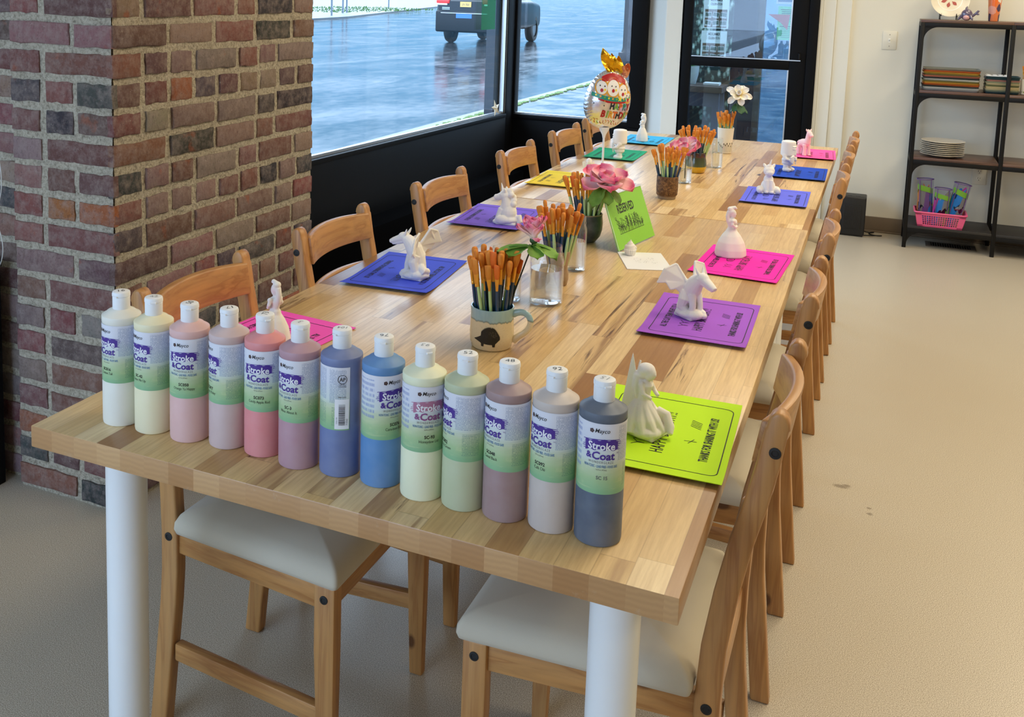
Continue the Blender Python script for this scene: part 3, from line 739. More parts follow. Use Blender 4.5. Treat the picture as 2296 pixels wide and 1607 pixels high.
CH = {}
def make_chair():
    W = .333; t = .030     # distance between the same faces of both rear posts
    root = thing('dining_chair', 'x', 'chair')
    prof = [(-.031, 0), (-.022, .09), (-.013, .18), (-.004, .27), (0, .34), (0, .42), (-.004, .51), (-.016, .60), (-.031, .68), (-.047, .745), (-.060, .81), (-.068, .865)]
    d = lambda z: .038 - .006 * max(0, (z - .45) / .45)
    outer = [(x, z) for x, z in prof]
    xt, zt = -.070, .868; dt = .032
    top = [(xt + dt / 2 - dt / 2 * cos(a), zt + dt * .75 * sin(a)) for a in [pi * k / 8 for k in range(0, 9)]]
    inner = [(x + d(z), z) for x, z in reversed(prof)]
    poly = list(reversed(outer + top + inner))
    for k, y in enumerate((0.0, W)):
        b = MB(); b.prism([(p[0], p[1]) for p in poly], 1, y, y + t)
        leg = b.build('leg', M['pz'], root, bev=.004, seg=2, ang=50)
        s = -1 if k == 0 else 1; yo = y if k == 0 else y + t
        for (x, z) in ((.019, .41), (-.052, .832)):
            b = MB(); b.lathe([(.0085, 0), (.0085, .0012), (.005, .0016), (.004, .0004)], 16, M=Matrix.Translation((x, yo, z)) @ Matrix.Rotation(-s * pi / 2, 4, 'X'))
            b.build('screw_cap', M['rubber'], leg)
    # front legs a little wider apart
    fy0, fy1 = -.030, W + t + .030
    for k, (y0, y1) in enumerate(((fy0, fy0 + t), (fy1 - t, fy1))):
        b = MB()
        xs = ((.362, .404, .425), (.362, .404, .30), (.372, .402, 0))
        vs = []
        for (xa, xb, z) in xs:
            ins = .0 if z > .1 else (.004)
            vs += [(xa, y0 + ins, z), (xb, y0 + ins, z), (xb, y1 - ins, z), (xa, y1 - ins, z)]
        fs = [(0, 1, 2, 3), (11, 10, 9, 8)] + [(a + i, a + 4 + i, a + 4 + (i + 1) % 4, a + (i + 1) % 4) for a in (0, 4) for i in range(4)]
        b.add(vs, fs); leg = b.build('leg', M['pz'], root, bev=.004)
        s = -1 if k == 0 else 1; b = MB()
        b.lathe([(.008, 0), (.008, .0012), (.005, .0016), (.004, .0004)], 16, M=Matrix.Translation((.383, y0 if k == 0 else y1, .40)) @ Matrix.Rotation(-s * pi / 2, 4, 'X'))
        b.build('screw_cap', M['rubber'], leg)
    # rails
    def rail(a, bb, w, h, m, name):
        b = MB(); b.bar(a, bb, w, h); b.build(name, m, root, bev=.003)
    rail((.036, .018, .40), (.366, -.012, .40), .020, .05, M['px'], 'seat_rail'); rail((.036, W + .012, .40), (.366, W + t + .012, .40), .020, .05, M['px'], 'seat_rail')
    rail((.018, .028, .40), (.018, W + .002, .40), .020, .05, M['py'], 'seat_rail'); rail((.384, -.002, .40), (.384, W + t + .002, .40), .020, .05, M['py'], 'seat_rail')
    rail((.028, .016, .166), (.374, -.014, .166), .020, .036, M['px'], 'stretcher'); rail((.028, W + .014, .166), (.374, W + t + .014, .166), .020, .036, M['px'], 'stretcher')
    # bowed back slats
    def slat(z0, z1, bow, crown):
        b = MB(); n = 14; vs = []; fs = []
        for i in range(n + 1):
            u = i / n; y = t - .004 + (W - t + .008) * u; q = 1 - (2 * u - 1) ** 2
            for (zz, off) in ((z0, 0), (z1 + crown * q, 1)):
                lean = -.0165 - (.16 * (zz - .63)) if zz > .5 else 0
                x0 = lean + .010 - bow * q; vs += [(x0, y, zz), (x0 + .017, y, zz)]
        for i in range(n):
            a = i * 4; c = a + 4
            fs += [(a, c, c + 2, a + 2), (a + 1, a + 3, c + 3, c + 1), (a, a + 1, c + 1, c), (a + 2, c + 2, c + 3, a + 3)]
        fs += [(0, 2, 3, 1), (n * 4, n * 4 + 1, n * 4 + 3, n * 4 + 2)]
        b.add(vs, fs); b.build('back_slat', M['py'], root, bev=.004, ang=50)
    slat(.800, .868, .030, .006); slat(.695, .742, .026, .004)
    # padded seat
    def outl(ins, z, dome=0.0):
        c = [(.042 + ins, -.014 + ins * 1.0), (.412 - ins, -.040 + ins), (.412 - ins, W + t + .040 - ins), (.042 + ins, W + t + .014 - ins)]
        r = max(.004, .010 - ins * .1); pts = []
        cx = sum(p[0] for p in c) / 4; cy = sum(p[1] for p in c) / 4
        for i in range(4):
            p0, p1, p2 = V(c[i - 1]).to_2d() if False else V((*c[i - 1], 0)), V((*c[i], 0)), V((*c[(i + 1) % 4], 0))
            a = p1 + (p0 - p1).normalized() * r; bq = p1 + (p2 - p1).normalized() * r
            for k in range(6):
                s = k / 5; q = a * (1 - s) ** 2 + p1 * 2 * s * (1 - s) + bq * s * s; pts.append((q.x, q.y, z))
            nxt = c[(i + 1) % 4]; e = V((*nxt, 0)) + (p1 - V((*nxt, 0))).normalized() * r
            for k in range(1, 6):
                q = bq.lerp(e, k / 6); pts.append((q.x, q.y, z))
        return pts
    b = MB(); b.stack([outl(.008, .4262), outl(.001, .429), outl(-.002, .438), outl(-.001, .450), outl(.006, .463), outl(.025, .474), outl(.07, .481), outl(.12, .484), outl(.17, .485)])
    b.build('seat_cushion', M['seat'], root, ang=80)
    return root
def make_chairs():
    proto = make_chair(); used = [False]
    def place(x, y, side, label, turn=0.0):
        c = proto if not used[0] else copy_tree(proto); used[0] = True
        c['label'] = label
        c.location = (x, y, 0) if side < 0 else (x, y + .363, 0)
        c.rotation_euler = (0, 0, radians(turn) + (0 if side < 0 else pi))
        c['group'] = 'pine dining chairs tucked under the long table'
    L = [(.016, .306, 'pine chair with padded seat in front of the brick pillar, behind the white paint bottle', 0),
         (.016, .885, 'pine chair at the blue card with winged dragon, beside the brick pillar edge', 0),
         (.012, 1.57, 'pine chair at the purple card with unicorn figurine, against the black wall', -2),
         (.018, 2.30, 'pine chair at the yellow birthday card, against the black wall', -1),
         (.020, 2.93, 'pine chair at the green card with stout knight figurine', -2),
         (.024, 3.45, 'pine chair behind the foil balloon, at the turquoise card', 0)]
    R = [(1.076, .285, 'pine chair nearest the black paint bottle, at the lime green card', 0),
         (1.078, .920, 'pine chair at the violet card with winged dragon figurine', 0),
         (1.082, 1.507, 'pine chair at the hot pink card with ball gown lady', 0),
         (1.078, 2.385, 'pine chair at the periwinkle card with sitting baby unicorn', 0),
         (1.080, 2.91, 'pine chair at the royal blue card with helmeted knight', 0),
         (1.085, 3.40, 'pine chair at the pink card with standing animal figurine', 0)]
    for x, y, l, a in L: place(x, y, -1, l, a)
    for x, y, l, a in R: place(x, y, 1, l, a)

# ------------------------------------------------------------------ light
def make_light():
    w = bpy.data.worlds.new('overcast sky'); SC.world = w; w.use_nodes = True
    t = w.node_tree; t.nodes.clear()
    out = t.nodes.new('ShaderNodeOutputWorld'); bg = t.nodes.new('ShaderNodeBackground'); tc = t.nodes.new('ShaderNodeTexCoord')
    sp = t.nodes.new('ShaderNodeSeparateXYZ'); rp = t.nodes.new('ShaderNodeValToRGB')
    t.links.new(tc.outputs['Generated'], sp.inputs[0]); t.links.new(sp.outputs[2], rp.inputs[0])
    r = rp.color_ramp; r.elements[0].position = 0.0; r.elements[0].color = (.040, .098, .168, 1); r.elements[1].position = .5; r.elements[1].color = (.78, 1.0, 1.28, 1)
    e = r.elements.new(.15); e.color = (.052, .122, .204, 1); e = r.elements.new(.30); e.color = (.60, .80, 1.04, 1)
    # sky brightness raised behind the viewer to light the pillar's near face
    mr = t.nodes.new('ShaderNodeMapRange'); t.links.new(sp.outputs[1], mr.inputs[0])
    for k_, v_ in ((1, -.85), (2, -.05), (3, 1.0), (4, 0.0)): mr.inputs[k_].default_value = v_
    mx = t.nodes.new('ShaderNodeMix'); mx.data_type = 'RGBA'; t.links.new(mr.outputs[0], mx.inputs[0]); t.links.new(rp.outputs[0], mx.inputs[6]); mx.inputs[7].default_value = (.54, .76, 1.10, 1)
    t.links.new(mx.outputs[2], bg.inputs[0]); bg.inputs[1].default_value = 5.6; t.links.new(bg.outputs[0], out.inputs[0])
    def area(name, loc, sx, sy, p, c, rot=(0, 0, 0), portal=False):
        l = bpy.data.lights.new(name, 'AREA'); l.shape = 'RECTANGLE'; l.size = sx; l.size_y = sy; l.energy = p; l.color = c
        if portal: l.cycles.is_portal = True
        o = bpy.data.objects.new(name, l); COL.objects.link(o); o.location = loc; o.rotation_euler = rot; return o
    warm = (1.0, .87, .64)
    for x, y, p in ((1.5, 1.3, 24), (1.5, 3.6, 27), (3.1, 1.2, 22), (3.1, 3.4, 24), (2.5, 5.1, 22), (3.4, -1.2, 8)):
        area('ceiling_lamp', (x, y, 2.96), .6, 1.2, p, warm)
    area('portal', (-1.36, 3.8, 1.6), 2.0, 3.6, 1, (1, 1, 1), (0, radians(-90), 0), True)
    area('portal', (-.8, 5.84, 1.6), 1.0, 2.0, 1, (1, 1, 1), (radians(90), 0, pi), True)
    area('portal', (-1.1, -3.2, 1.55), 3.0, 2.4, 1, (1, 1, 1), (radians(90), 0, 0), True)

make_room(); make_pillar(); make_windows(); make_front_window(); make_door(); make_street(); make_tables(); make_chairs(); make_light()
# ------------------------------------------------------------------ paint bottles
def m_paint(name, c):
    n = NT(name); co = n.coord(); a = n.noise(co, 18.0, 3.0)
    return n.done(n.bsdf(col=n.mix(n.rng(a, .3, .75, 0, .10), lin(c), (1, 1, 1, 1)), rough=.42, spec=.4, nrm=n.bump(n.noise(co, 500.0, 2.0), .06, .0004)))
def m_label():
    n = NT('glaze label'); x, y, z = n.sep(n.uv()); co = n.uv()
    sw = n.noise(n.node('ShaderNodeMapping', {0: co, 2: (0, 0, .6), 3: (14.0, 60.0, 1.0)}).outputs[0], 1.0, 4.0, .6, 1.4)
    t = n.ma('ADD', y, n.ma('MULTIPLY', n.ma('SUBTRACT', sw, .5), .016))
    base = n.ramp(n.ma('DIVIDE', t, .096), [(.02, lin((138, 184, 140))), (.20, lin((168, 196, 146))), (.36, lin((196, 208, 172))), (.50, lin((208, 217, 212))), (.78, lin((216, 218, 228))), (1.0, lin((224, 224, 232)))])
    base = n.mix(n.ma('MULTIPLY', n.rng(sw, .55, .72), n.rng(y, .02, .05, .55, 0.0)), base, lin((214, 220, 170)))
    # fine print columns (illegible at this size)
    def block(u0, u1, v0, v1, pitch, c, k):
        inb = n.ma('MULTIPLY', n.ma('MULTIPLY', n.ma('GREATER_THAN', x, u0), n.ma('LESS_THAN', x, u1)), n.ma('MULTIPLY', n.ma('GREATER_THAN', y, v0), n.ma('LESS_THAN', y, v1)))
        row = n.ma('DIVIDE', y, pitch); on = n.ma('LESS_THAN', n.ma('FRACT', row), .55)
        w = n.noise(n.comb(n.ma('MULTIPLY', x, 900.0), n.ma('MULTIPLY', n.ma('FLOOR', row), 7.3), k), 1.0, 2.0)
        return n.ma('MULTIPLY', n.ma('MULTIPLY', inb, on), n.rng(w, .38, .5)), c
    for blk in (block(.0235, .060, .046, .093, .0021, (96, 120, 160), 1.0), block(.034, .060, .008, .040, .0023, (84, 128, 120), 2.0), block(-.060, -.030, .030, .090, .0080, (120, 136, 190), 3.0), block(.066, .092, .042, .093, .0022, (92, 120, 158), 4.0), block(.070, .090, .006, .036, .0024, (84, 130, 110), 5.0)):
        base = n.mix(n.ma('MULTIPLY', blk[0], .62), base, lin(blk[1]))
    return n.done(n.bsdf(col=base, rough=.38, spec=.4))
BR = .0318
def make_bottles():
    lab = m_label(); ink = plain('label black ink', (24, 22, 26), .5); pur = plain('label purple', (72, 42, 140), .45); wht = plain('label white', (236, 236, 240), .45)
    gry = plain('label grey', (104, 104, 104), .5); blu = plain('label blue', (64, 116, 168), .5); mar = plain('marker ink', (20, 22, 26), .4); fmar = plain('faded marker', (160, 164, 168), .5)
    pk = plain('faded label plum', (176, 116, 144), .5); pkt = plain('faded label violet', (140, 78, 130), .5); brn = plain('emblem brown', (74, 50, 48), .5)
    capm = plain('white ribbed cap', (238, 239, 240), .5)
    D = [  # x, y, view azimuth, label turn, colour, cap number, cap turn, code, name, label text
     (.115, .089, -48.8, -53, (232, 228, 214), '16', 10, 'SC016', 'Cotton Tail', 'white paint bottle with 16 on its cap, at the table corner by the pillar'),
     (.181, .090, -50.6, -53, (236, 226, 186), '42', 5, 'SC-42', 'Butter Me Up', 'pale butter yellow paint bottle with 42 on its cap'),
     (.251, .092, -52.6, -22, (222, 178, 172), '50', 60, 'SC050', 'Orange Ya Happy', 'salmon pink paint bottle with 50 on its cap'),
     (.320, .102, -54.8, -70, (204, 178, 174), '17', 200, 'SC017', 'Cheeky Pinky', 'greyish pink paint bottle with 17 on its cap'),
     (.385, .105, -56.8, -21, (222, 136, 136), '73', 75, 'SC073', 'Candy Apple Red', 'coral red paint bottle with 73 on its cap'),
     (.454, .096, -58.9, -37, (180, 138, 148), '3', 150, 'SC-3', 'Wine About It', 'mauve paint bottle with 3 on its cap'),
     (.522, .104, -61.3, -152, (104, 118, 162), '104', 172, '', '', 'slate blue paint bottle turned to show barcode, 104 on its cap'),
     (.592, .104, -63.7, 31, (84, 134, 186), '76', 185, 'SC076', 'Cara-bein Blue', 'sky blue paint bottle with 76 on its cap'),
     (.662, .096, -66.2, 13, (232, 233, 198), '93', 170, 'SC-93', 'Honeydew List', 'pale lime paint bottle with faded pink label and smudged cap'),
     (.727, .097, -68.7, -69, (188, 194, 156), '52', 5, 'SC052', 'Toad-ily Green', 'sage green paint bottle with 52 on its cap'),
     (.790, .096, -71.2, -48, (158, 128, 126), '48', 5, 'SC048', 'Camel Back', 'brownish mauve paint bottle with 48 on its cap'),
     (.857, .098, -73.9, -39, (200, 186, 176), '92', 10, 'SC092', 'Caf\u00e9 Ol\u00e9', 'beige paint bottle with 92 on its cap'),
     (.923, .096, -76.7, 0, (82, 92, 108), '15', 160, 'SC 15', '', 'charcoal blue paint bottle at the row end by the lime green card')]
    body_me = None
    for i, (x, y, az, turn, c, num, crot, code, nm, label) in enumerate(D):
        t = thing('paint_bottle', label, 'bottle', (x, y, TZ), 0, 'pint paint bottles in a row')
        R = BR
        b = MB(); b.lathe([(.004, .0005), (R - .0025, .0), (R - .0006, .0015), (R, .005), (R, .0735), (R - .0004, .0745), (R - .0004, .1725), (R, .1735), (R, .1822), (R - .0004, .1832), (R - .0012, .1838), (R - .004, .1848), (.022, .1898), (.0150, .1925), (.0130, .1935), (.0130, .1945)], 56)
        b.build('body', m_paint('paint colour %s' % num, c), t, ang=34)
        # cap with hinge lip and hand written number
        b = MB(); b.lathe([(.0136, .1925), (.0142, .1935), (.0142, .2125), (.0137, .2130), (.0137, .2135), (.0148, .2142), (.0148, .2180), (.0140, .2208), (.0126, .2217), (.003, .2219)], 40)
        a = radians(az + turn * .3 + (i * 37 % 50) - 25)
        b.add([(v.x, v.y, v.z) for v in [Matrix.Rotation(a, 3, 'Z') @ V(p) for p in [(.0140, -.005, .2135), (.0164, -.004, .2135), (.0164, .004, .2135), (.0140, .005, .2135), (.0140, -.005, .2160), (.0161, -.004, .2155), (.0161, .004, .2155), (.0140, .005, .2160)]]], [(3, 2, 1, 0), (4, 5, 6, 7), (0, 1, 5, 4), (1, 2, 6, 5), (2, 3, 7, 6)])
        ar = radians(az + 90 + crot)
        sz = .0150 if len(num) < 3 else .0120
        fn = lambda u, v, ar=ar, sz=sz: (u * cos(ar) - (v - sz * .35) * sin(ar), u * sin(ar) + (v - sz * .35) * cos(ar), .2222)
        b.text(num, fn, sz, 1, .95, -.012, shear=.12)
        b.build('cap', [capm, fmar if num in ('93', '15', '42', '3') else mar], t, ang=40)
        # wrap-round label
        a0 = radians(az + turn); z0 = .0748; RL = R + .0001
        back = i == 6
        u0, u1 = (-.060, .0975) if back else (-.0985, .0985)
        cyl = lambda u, v, o=.0, a0=a0, z0=z0, RL=RL: ((RL + o) * cos(a0 + u / RL), (RL + o) * sin(a0 + u / RL), z0 + v)
        b = MB(); b.sheet(lambda s, v: cyl(u0 + (u1 - u0) * s, .0965 * v), 90, 4, 0, 0, lambda s, v: (u0 + (u1 - u0) * s, .0965 * v))
        b.f = [list(reversed(f)) if False else f for f in b.f]
        worn = i == 8
        at = lambda uu, vv, o=.00035: (lambda px, py: cyl(uu + px, vv + py, o))
        # emblem + maker
        for k in range(5):
            ak = k * 1.2566; q = []
            for m in range(10): q.append(cyl(-.0135 + .0017 * cos(ak) + .0014 * cos(m * .628), .0862 + .0017 * sin(ak) + .0014 * sin(m * .628), .0003 + .00003 * k))
            b.add(q, [tuple(range(10))], 5)
        b.text('Mayco', at(.0005, .0842), .0082, 1, .92, .006, shear=.25)
        # purple brush stroke behind the first word
        sm, st = (7, 8) if worn else (2, 2)
        def stroke(s, v):
            u = -.0225 + .045 * s; w = .5 + .5 * sin(s * 37) * .12
            return cyl(u, .0655 + .0028 * sin(s * 2.5) + (v - .5) * (.0135 + .002 * sin(s * 23 + 1)), .0003)
        b.sheet(stroke, 30, 2, sm)
        for k in range(6):
            yy = .060 + k * .0025; dx = .002 * sin(k * 5.0)
            b.sheet(lambda s, v: cyl(-.0255 + dx + .051 * s, yy + .0009 * (v - .5) + .0028 * sin(s * 2.5), .00028), 24, 1, sm)
        b.text('Stroke', at(0, .0615, .0006), .0142, 3, .95, .022, shear=.06)
        b.text('&', at(-.0165, .0490, .0005), .0115, st, 1.0, .03)
        b.text('Coat', at(.0030, .0480, .0005), .0148, st, 1.02, .028, shear=.06)
        b.text('TM', at(.0222, .0560), .0026, st, 1)
        b.text('WONDERGLAZE', at(0, .0425), .0050, 4, .72, -.004, sp=1.35)
        b.text('NON-TOXIC - LEAD FREE - FOOD SAFE', at(0, .0368), .0050, 6, .52, .012)
        b.text('16 fl oz (473ml)', at(.001, .0330), .0028, 4, .8)
        if code: b.text(code, at(.002, .0205), .0068, 4 if i == 12 else 1, .92, .022)
        if nm: b.text(nm, at(.002, .0140), .0062, 1, .80, -.004)
        # barcode panel and safety seal near the label's end
        def patch(ua, ub, va, vb, mi, o): b.sheet(lambda s, v: cyl(ua + (ub - ua) * s, va + (vb - va) * v, o), 8, 1, mi)
        e = .075 if back else -.084
        patch(e, e + .0215, .002, .048, 3, .0003)
        r = random.Random(3); vv = .008
        while vv < .040:
            h = r.choice((.0004, .0008, .0012)); patch(e + .006, e + .0155, vv, vv + h, 1, .0005); vv += h + r.choice((.0005, .0009))
        rot = lambda px, py: cyl(e + .0195 - py, .008 + px, .0005)
        b.text('715563', rot, .0038, 1, .9, align='L')
        b.text('CD26 USA', lambda px, py: cyl(e + .004 - py, .010 + px, .0005), .0026, 1, .9, align='L')
        ring = []
        cx_, cy_ = e + .011, .0785
        for k in range(28): ring += [cyl(cx_ + .0062 * cos(k * .2244), cy_ + .0062 * sin(k * .2244), .0004), cyl(cx_ + .0070 * cos(k * .2244), cy_ + .0070 * sin(k * .2244), .0004)]
        b.add(ring, [(2 * k, 2 * k + 1, (2 * k + 3) % 56, (2 * k + 2) % 56) for k in range(28)], 1)
        b.text('AP', at(cx_, cy_ - .0030), .0086, 1, .85, .006)
        b.text('Conforms to', at(cx_, .0695), .0024, 1, .8); b.text('ASTM D-4236', at(cx_, .0668), .0024, 1, .8); b.text('Made in USA', at(cx_, .0505), .0028, 1, .8)
        b.build('label', [lab, ink, pur, wht, gry, brn, blu, pk, pkt], t, ang=60)

# ------------------------------------------------------------------ birthday cards
def make_cards():
    ink = plain('card print', (22, 20, 24), .7)
    D = [('lime green', (196, 240, 40), .937, .468, 2, 1, 'with standing fairy, beside the charcoal bottle'),
         ('violet', (164, 92, 208), .896, 1.105, 1, 1, 'under the winged dragon with spread wings'),
         ('hot pink', (250, 40, 178), .917, 1.662, -3, 1, 'under the lady in a ball gown'),
         ('periwinkle blue', (104, 112, 236), .905, 2.69, 1, 1, 'under the sitting baby unicorn'),
         ('royal blue', (30, 74, 190), .935, 3.285, 1, 1, 'under the helmeted knight'),
         ('bright pink', (255, 92, 170), .945, 3.875, 3, 1, 'under the standing animal near the door'),
         ('hot pink', (252, 92, 198), .112, .522, -6, -1, 'half hidden behind the row of paint bottles'),
         ('cobalt blue', (72, 92, 232), .150, 1.12, 5, -1, 'under the winged dragon near the pillar'),
         ('purple', (118, 88, 206), .128, 1.845, 4, -1, 'under the unicorn with a mane'),
         ('yellow', (244, 214, 46), .128, 2.60, 2, -1, 'along the window side, with no figurine on it'),
         ('emerald green', (0, 158, 112), .150, 3.335, 1, -1, 'under the stout knight by the balloon'),
         ('turquoise blue', (52, 178, 232), .172, 3.87, 0, -1, 'under the slim lady at the far corner')]
    for k, (cn, c, x, y, rot, side, tail) in enumerate(D):
        n = NT('%s card stock %d' % (cn, k)); a = n.noise(n.coord(), 260.0, 3.0)
        m = n.done(n.bsdf(col=lin(c), rough=.75, spec=.2, nrm=n.bump(a, .15, .0005)))
        w, h = .226, .334
        lift = .010 if k not in (6, 2) else .005
        def hz(u, v):   # u across, v along, centred -1..1
            return .0016 + lift * max(0, abs(v) - .45) ** 2 * 2.2 * (1.0 if v < 0 else .25) + .002 * max(0, abs(u) - .6) ** 2
        b = MB(); b.sheet(lambda s, t: ((s - .5) * w, (t - .5) * h, hz(2 * s - 1, 2 * t - 1)), 12, 24, 0, .0009)
        def put(cx, cy, o=.0004):
            # reading direction runs along +y for the side = 1 cards
            def f(px, py):
                tx, ty = cx + px, cy + py
                X, Y = (-ty, tx) if side > 0 else (ty, -tx)
                return (X, Y, hz(2 * X / w, 2 * Y / h) + o)
            return f
        b.text('THANKS FOR SHARING IT WITH US!', put(.0, -.082), .0195, 1, .56, .02)
        b.text('ALL THE CLAY TEAM WISHES YOU A', put(.0, .064), .0195, 1, .56, .02)
        b.text('HAPPY BIRTHDAY!!', put(.0, -.012), .030, 1, .62, .006, sp=1.08)
        # rounded frame, hand doodles
        def line(pts, wd):
            for (a0, b0), (a1, b1) in zip(pts, pts[1:]):
                d = hypot(a1 - a0, b1 - b0) or 1; nx, ny = -(b1 - b0) / d * wd, (a1 - a0) / d * wd
                f = put(0, 0, .0004); b.add([f(a0 + nx, b0 + ny), f(a0 - nx, b0 - ny), f(a1 - nx, b1 - ny), f(a1 + nx, b1 + ny)], [(0, 1, 2, 3)], 1)
        fr = rrect(.275, .196, .014, 4, 0, -.004); fr = fr + fr[:1]; sub = []
        for (a0, b0), (a1, b1) in zip(fr, fr[1:]):
            for q in range(6): sub.append((a0 + (a1 - a0) * q / 6, b0 + (b1 - b0) * q / 6))
        line(sub + sub[:1], .0008)
        r = random.Random(k)
        for q in range(5): line([(.032 + q * .006, -.058), (.042 + q * .006, -.040)], .0006)
        line([(-.030, -.045), (-.012, -.053)], .0006); line([(-.020, -.058), (-.022, -.038)], .0006)
        line([(-.07 + .005 * q + .006 * sin(q * 1.6), .030 + .010 * cos(q * 1.6)) for q in range(9)], .0007)
        line([(.02 + .028 * cos(q * .5) * (1 - .02 * q), .036 + .010 * sin(q * .5)) for q in range(26)], .0006)
        for q in range(8): line([(.0 + .006 * q, .030), (.003 + .006 * q, .045)], .0006)
        o = b.build('birthday_card', [m, ink], ang=60)
        o.location = (x, y, TZ); o.rotation_euler = (0, 0, radians(rot))
        tag(o, '%s birthday card %s' % (cn, tail), 'card', 'birthday cards set at each place')
    b = MB(); b.sheet(lambda s, t: ((s - .5) * .122, (t - .5) * .178, .0022), 2, 2, 0, .0018)
    r = random.Random(4)
    for k in range(40):
        a = r.uniform(-.03, .03); c = r.uniform(-.03, .03); q = .004
        b.add([(a, c, .0026), (a + .0007, c, .0026), (a + .0007 + q * .6, c + q, .0026), (a + q * .6, c + q, .0026)], [(0, 1, 2, 3)], 1)
    o = b.build('small_card', [plain('white card', (236, 236, 238), .7), plain('pencil grey', (150, 152, 156), .8)], smooth=False)
    o.location = (.672, 1.546, TZ); o.rotation_euler = (0, 0, radians(22)); tag(o, 'small white card with a faint printed sprig under the cupcake', 'card')

# ------------------------------------------------------------------ acrylic sign
def make_sign():
    b0 = V((.586, 1.600)); b1 = V((.637, 1.852)); e = (b1 - b0).normalized(); n = V((-e.y, e.x)); L = (b1 - b0).length
    root = thing('table_sign', 'green RESERVED sign with printed wild flowers in a clear stand', 'sign', (b0.x, b0.y, TZ), 0)
    lean = V((n.x * .056, n.y * .056, .148)); H = lean.length; up = lean.normalized(); ex = V((e.x, e.y, 0)); nrm = ex.cross(up).normalized()   # faces the viewer side
    P = lambda u, v, d=0.0: ex * u + up * v + nrm * d + V((0, 0, .003))
    def slab(b, u0, u1, v0, v1, d0, d1, mi=0):
        vs = [P(u, v, d) for d in (d0, d1) for v in (v0, v1) for u in (u0, u1)]
        b.add(vs, [(0, 2, 3, 1), (4, 5, 7, 6), (0, 1, 5, 4), (1, 3, 7, 5), (3, 2, 6, 7), (2, 0, 4, 6)], mi)
    acr = m_pane('clear acrylic', (.98, .99, 1, 1), .012)
    b = MB(); slab(b, 0, L, 0, H, .0016, .0031); slab(b, 0, L, 0, H, -.0031, -.0016)
    nn = V((n.x, n.y, 0)); vs = [ex * u + nn * q + V((0, 0, z)) for z in (0.0005, .0035) for q in (-.002, .085) for u in (0, L)]
    b.add(vs, [(0, 2, 3, 1), (4, 5, 7, 6), (0, 1, 5, 4), (1, 3, 7, 5), (3, 2, 6, 7), (2, 0, 4, 6)])
    b.build('clear_stand', acr, root, smooth=False)
    b = MB(); slab(b, -.0005, .0012, 0, H, .0031, .0040); slab(b, 0, L, H - .0015, H + .0005, -.0032, .0032); b.build('polished_edge', plain('bright acrylic edge', (210, 226, 222), .2), root, smooth=False)
    b = MB(); slab(b, .002, L - .002, .001, H - .002, -.0010, .0010, 0)
    tf = lambda cx, cy: (lambda px, py: P(cx + px, cy + py, .0012))
    b.text('RESERVED', tf(L * .46, H * .635), .035, 1, .70, .030)
    r = random.Random(2)
    def ln(pts, wd=.0005):
        for (a0, c0), (a1, c1) in zip(pts, pts[1:]):
            d = hypot(a1 - a0, c1 - c0) or 1; nx, ny = -(c1 - c0) / d * wd, (a1 - a0) / d * wd
            b.add([P(a0 + nx, c0 + ny, .0012), P(a0 - nx, c0 - ny, .0012), P(a1 - nx, c1 - ny, .0012), P(a1 + nx, c1 + ny, .0012)], [(0, 1, 2, 3)], 1)
    y0 = H * .27; ln([(L * .16, y0), (L * .80, y0)], .0006)
    for k in range(38):
        x = L * (.17 + .62 * k / 37) + r.uniform(-.003, .003); h = H * r.uniform(.08, .30); dx = r.uniform(-.008, .008)
        ln([(x, y0), (x + dx * .4, y0 + h * .5), (x + dx, y0 + h)])
        for q in range(5):
            f = .35 + .13 * q; s = 1 if q % 2 else -1; px, py = x + dx * f, y0 + h * f
            ln([(px, py), (px + s * .006, py + .005)], .0006)
        if k % 3 == 0:
            cx, cy = x + dx, y0 + h
            ln([(cx + .004 * cos(q * .9), cy + .004 * sin(q * .9)) for q in range(8)], .0006)
    b.build('sign_sheet', [plain('sign green paper', (140, 206, 62), .6), plain('sign print', (26, 34, 20), .7)], root, smooth=False)

# ------------------------------------------------------------------ jars, cups, brushes, flowers
def make_jar(name, label, x, y, r, h, fill, group='water jars down the middle of the table'):
    t = thing(name, label, 'jar', (x, y, TZ), 0, group)
    s = h / .137; w = .0022
    out = [(r * .86, .0006), (r * .97, .003 * s), (r, .010 * s), (r, .098 * s), (r * .985, .105 * s), (r * .93, .111 * s), (r * .875, .1145 * s), (r * .865, .1165 * s), (r * .905, .1185 * s), (r * .905, .1215 * s), (r * .865, .1235 * s), (r * .875, .133 * s), (r * .86, .137 * s)]
    inn = [(r * .86 - w, .137 * s), (r * .86 - w, .116 * s), (r * .92 - w, .1095 * s), (r * .975 - w, .103 * s), (r - w, .096 * s), (r - w, .012 * s), (r * .94 - w, .006), (r * .6, .005)]
    b = MB(); b.lathe(out + inn, 48); b.build('glass_wall', M['glass'], t, ang=60)
    if fill:
        zf = fill * h
        b = MB(); b.lathe([(r * .6, .0052), (r * .94 - w - .0002, .0062), (r - w - .0003, .0125 * s), (r - w - .0003, zf - .001), (r - w - .0008, zf)], 40); b.build('water', M['water'], t, ang=60)
    return t
BRUSH = {}
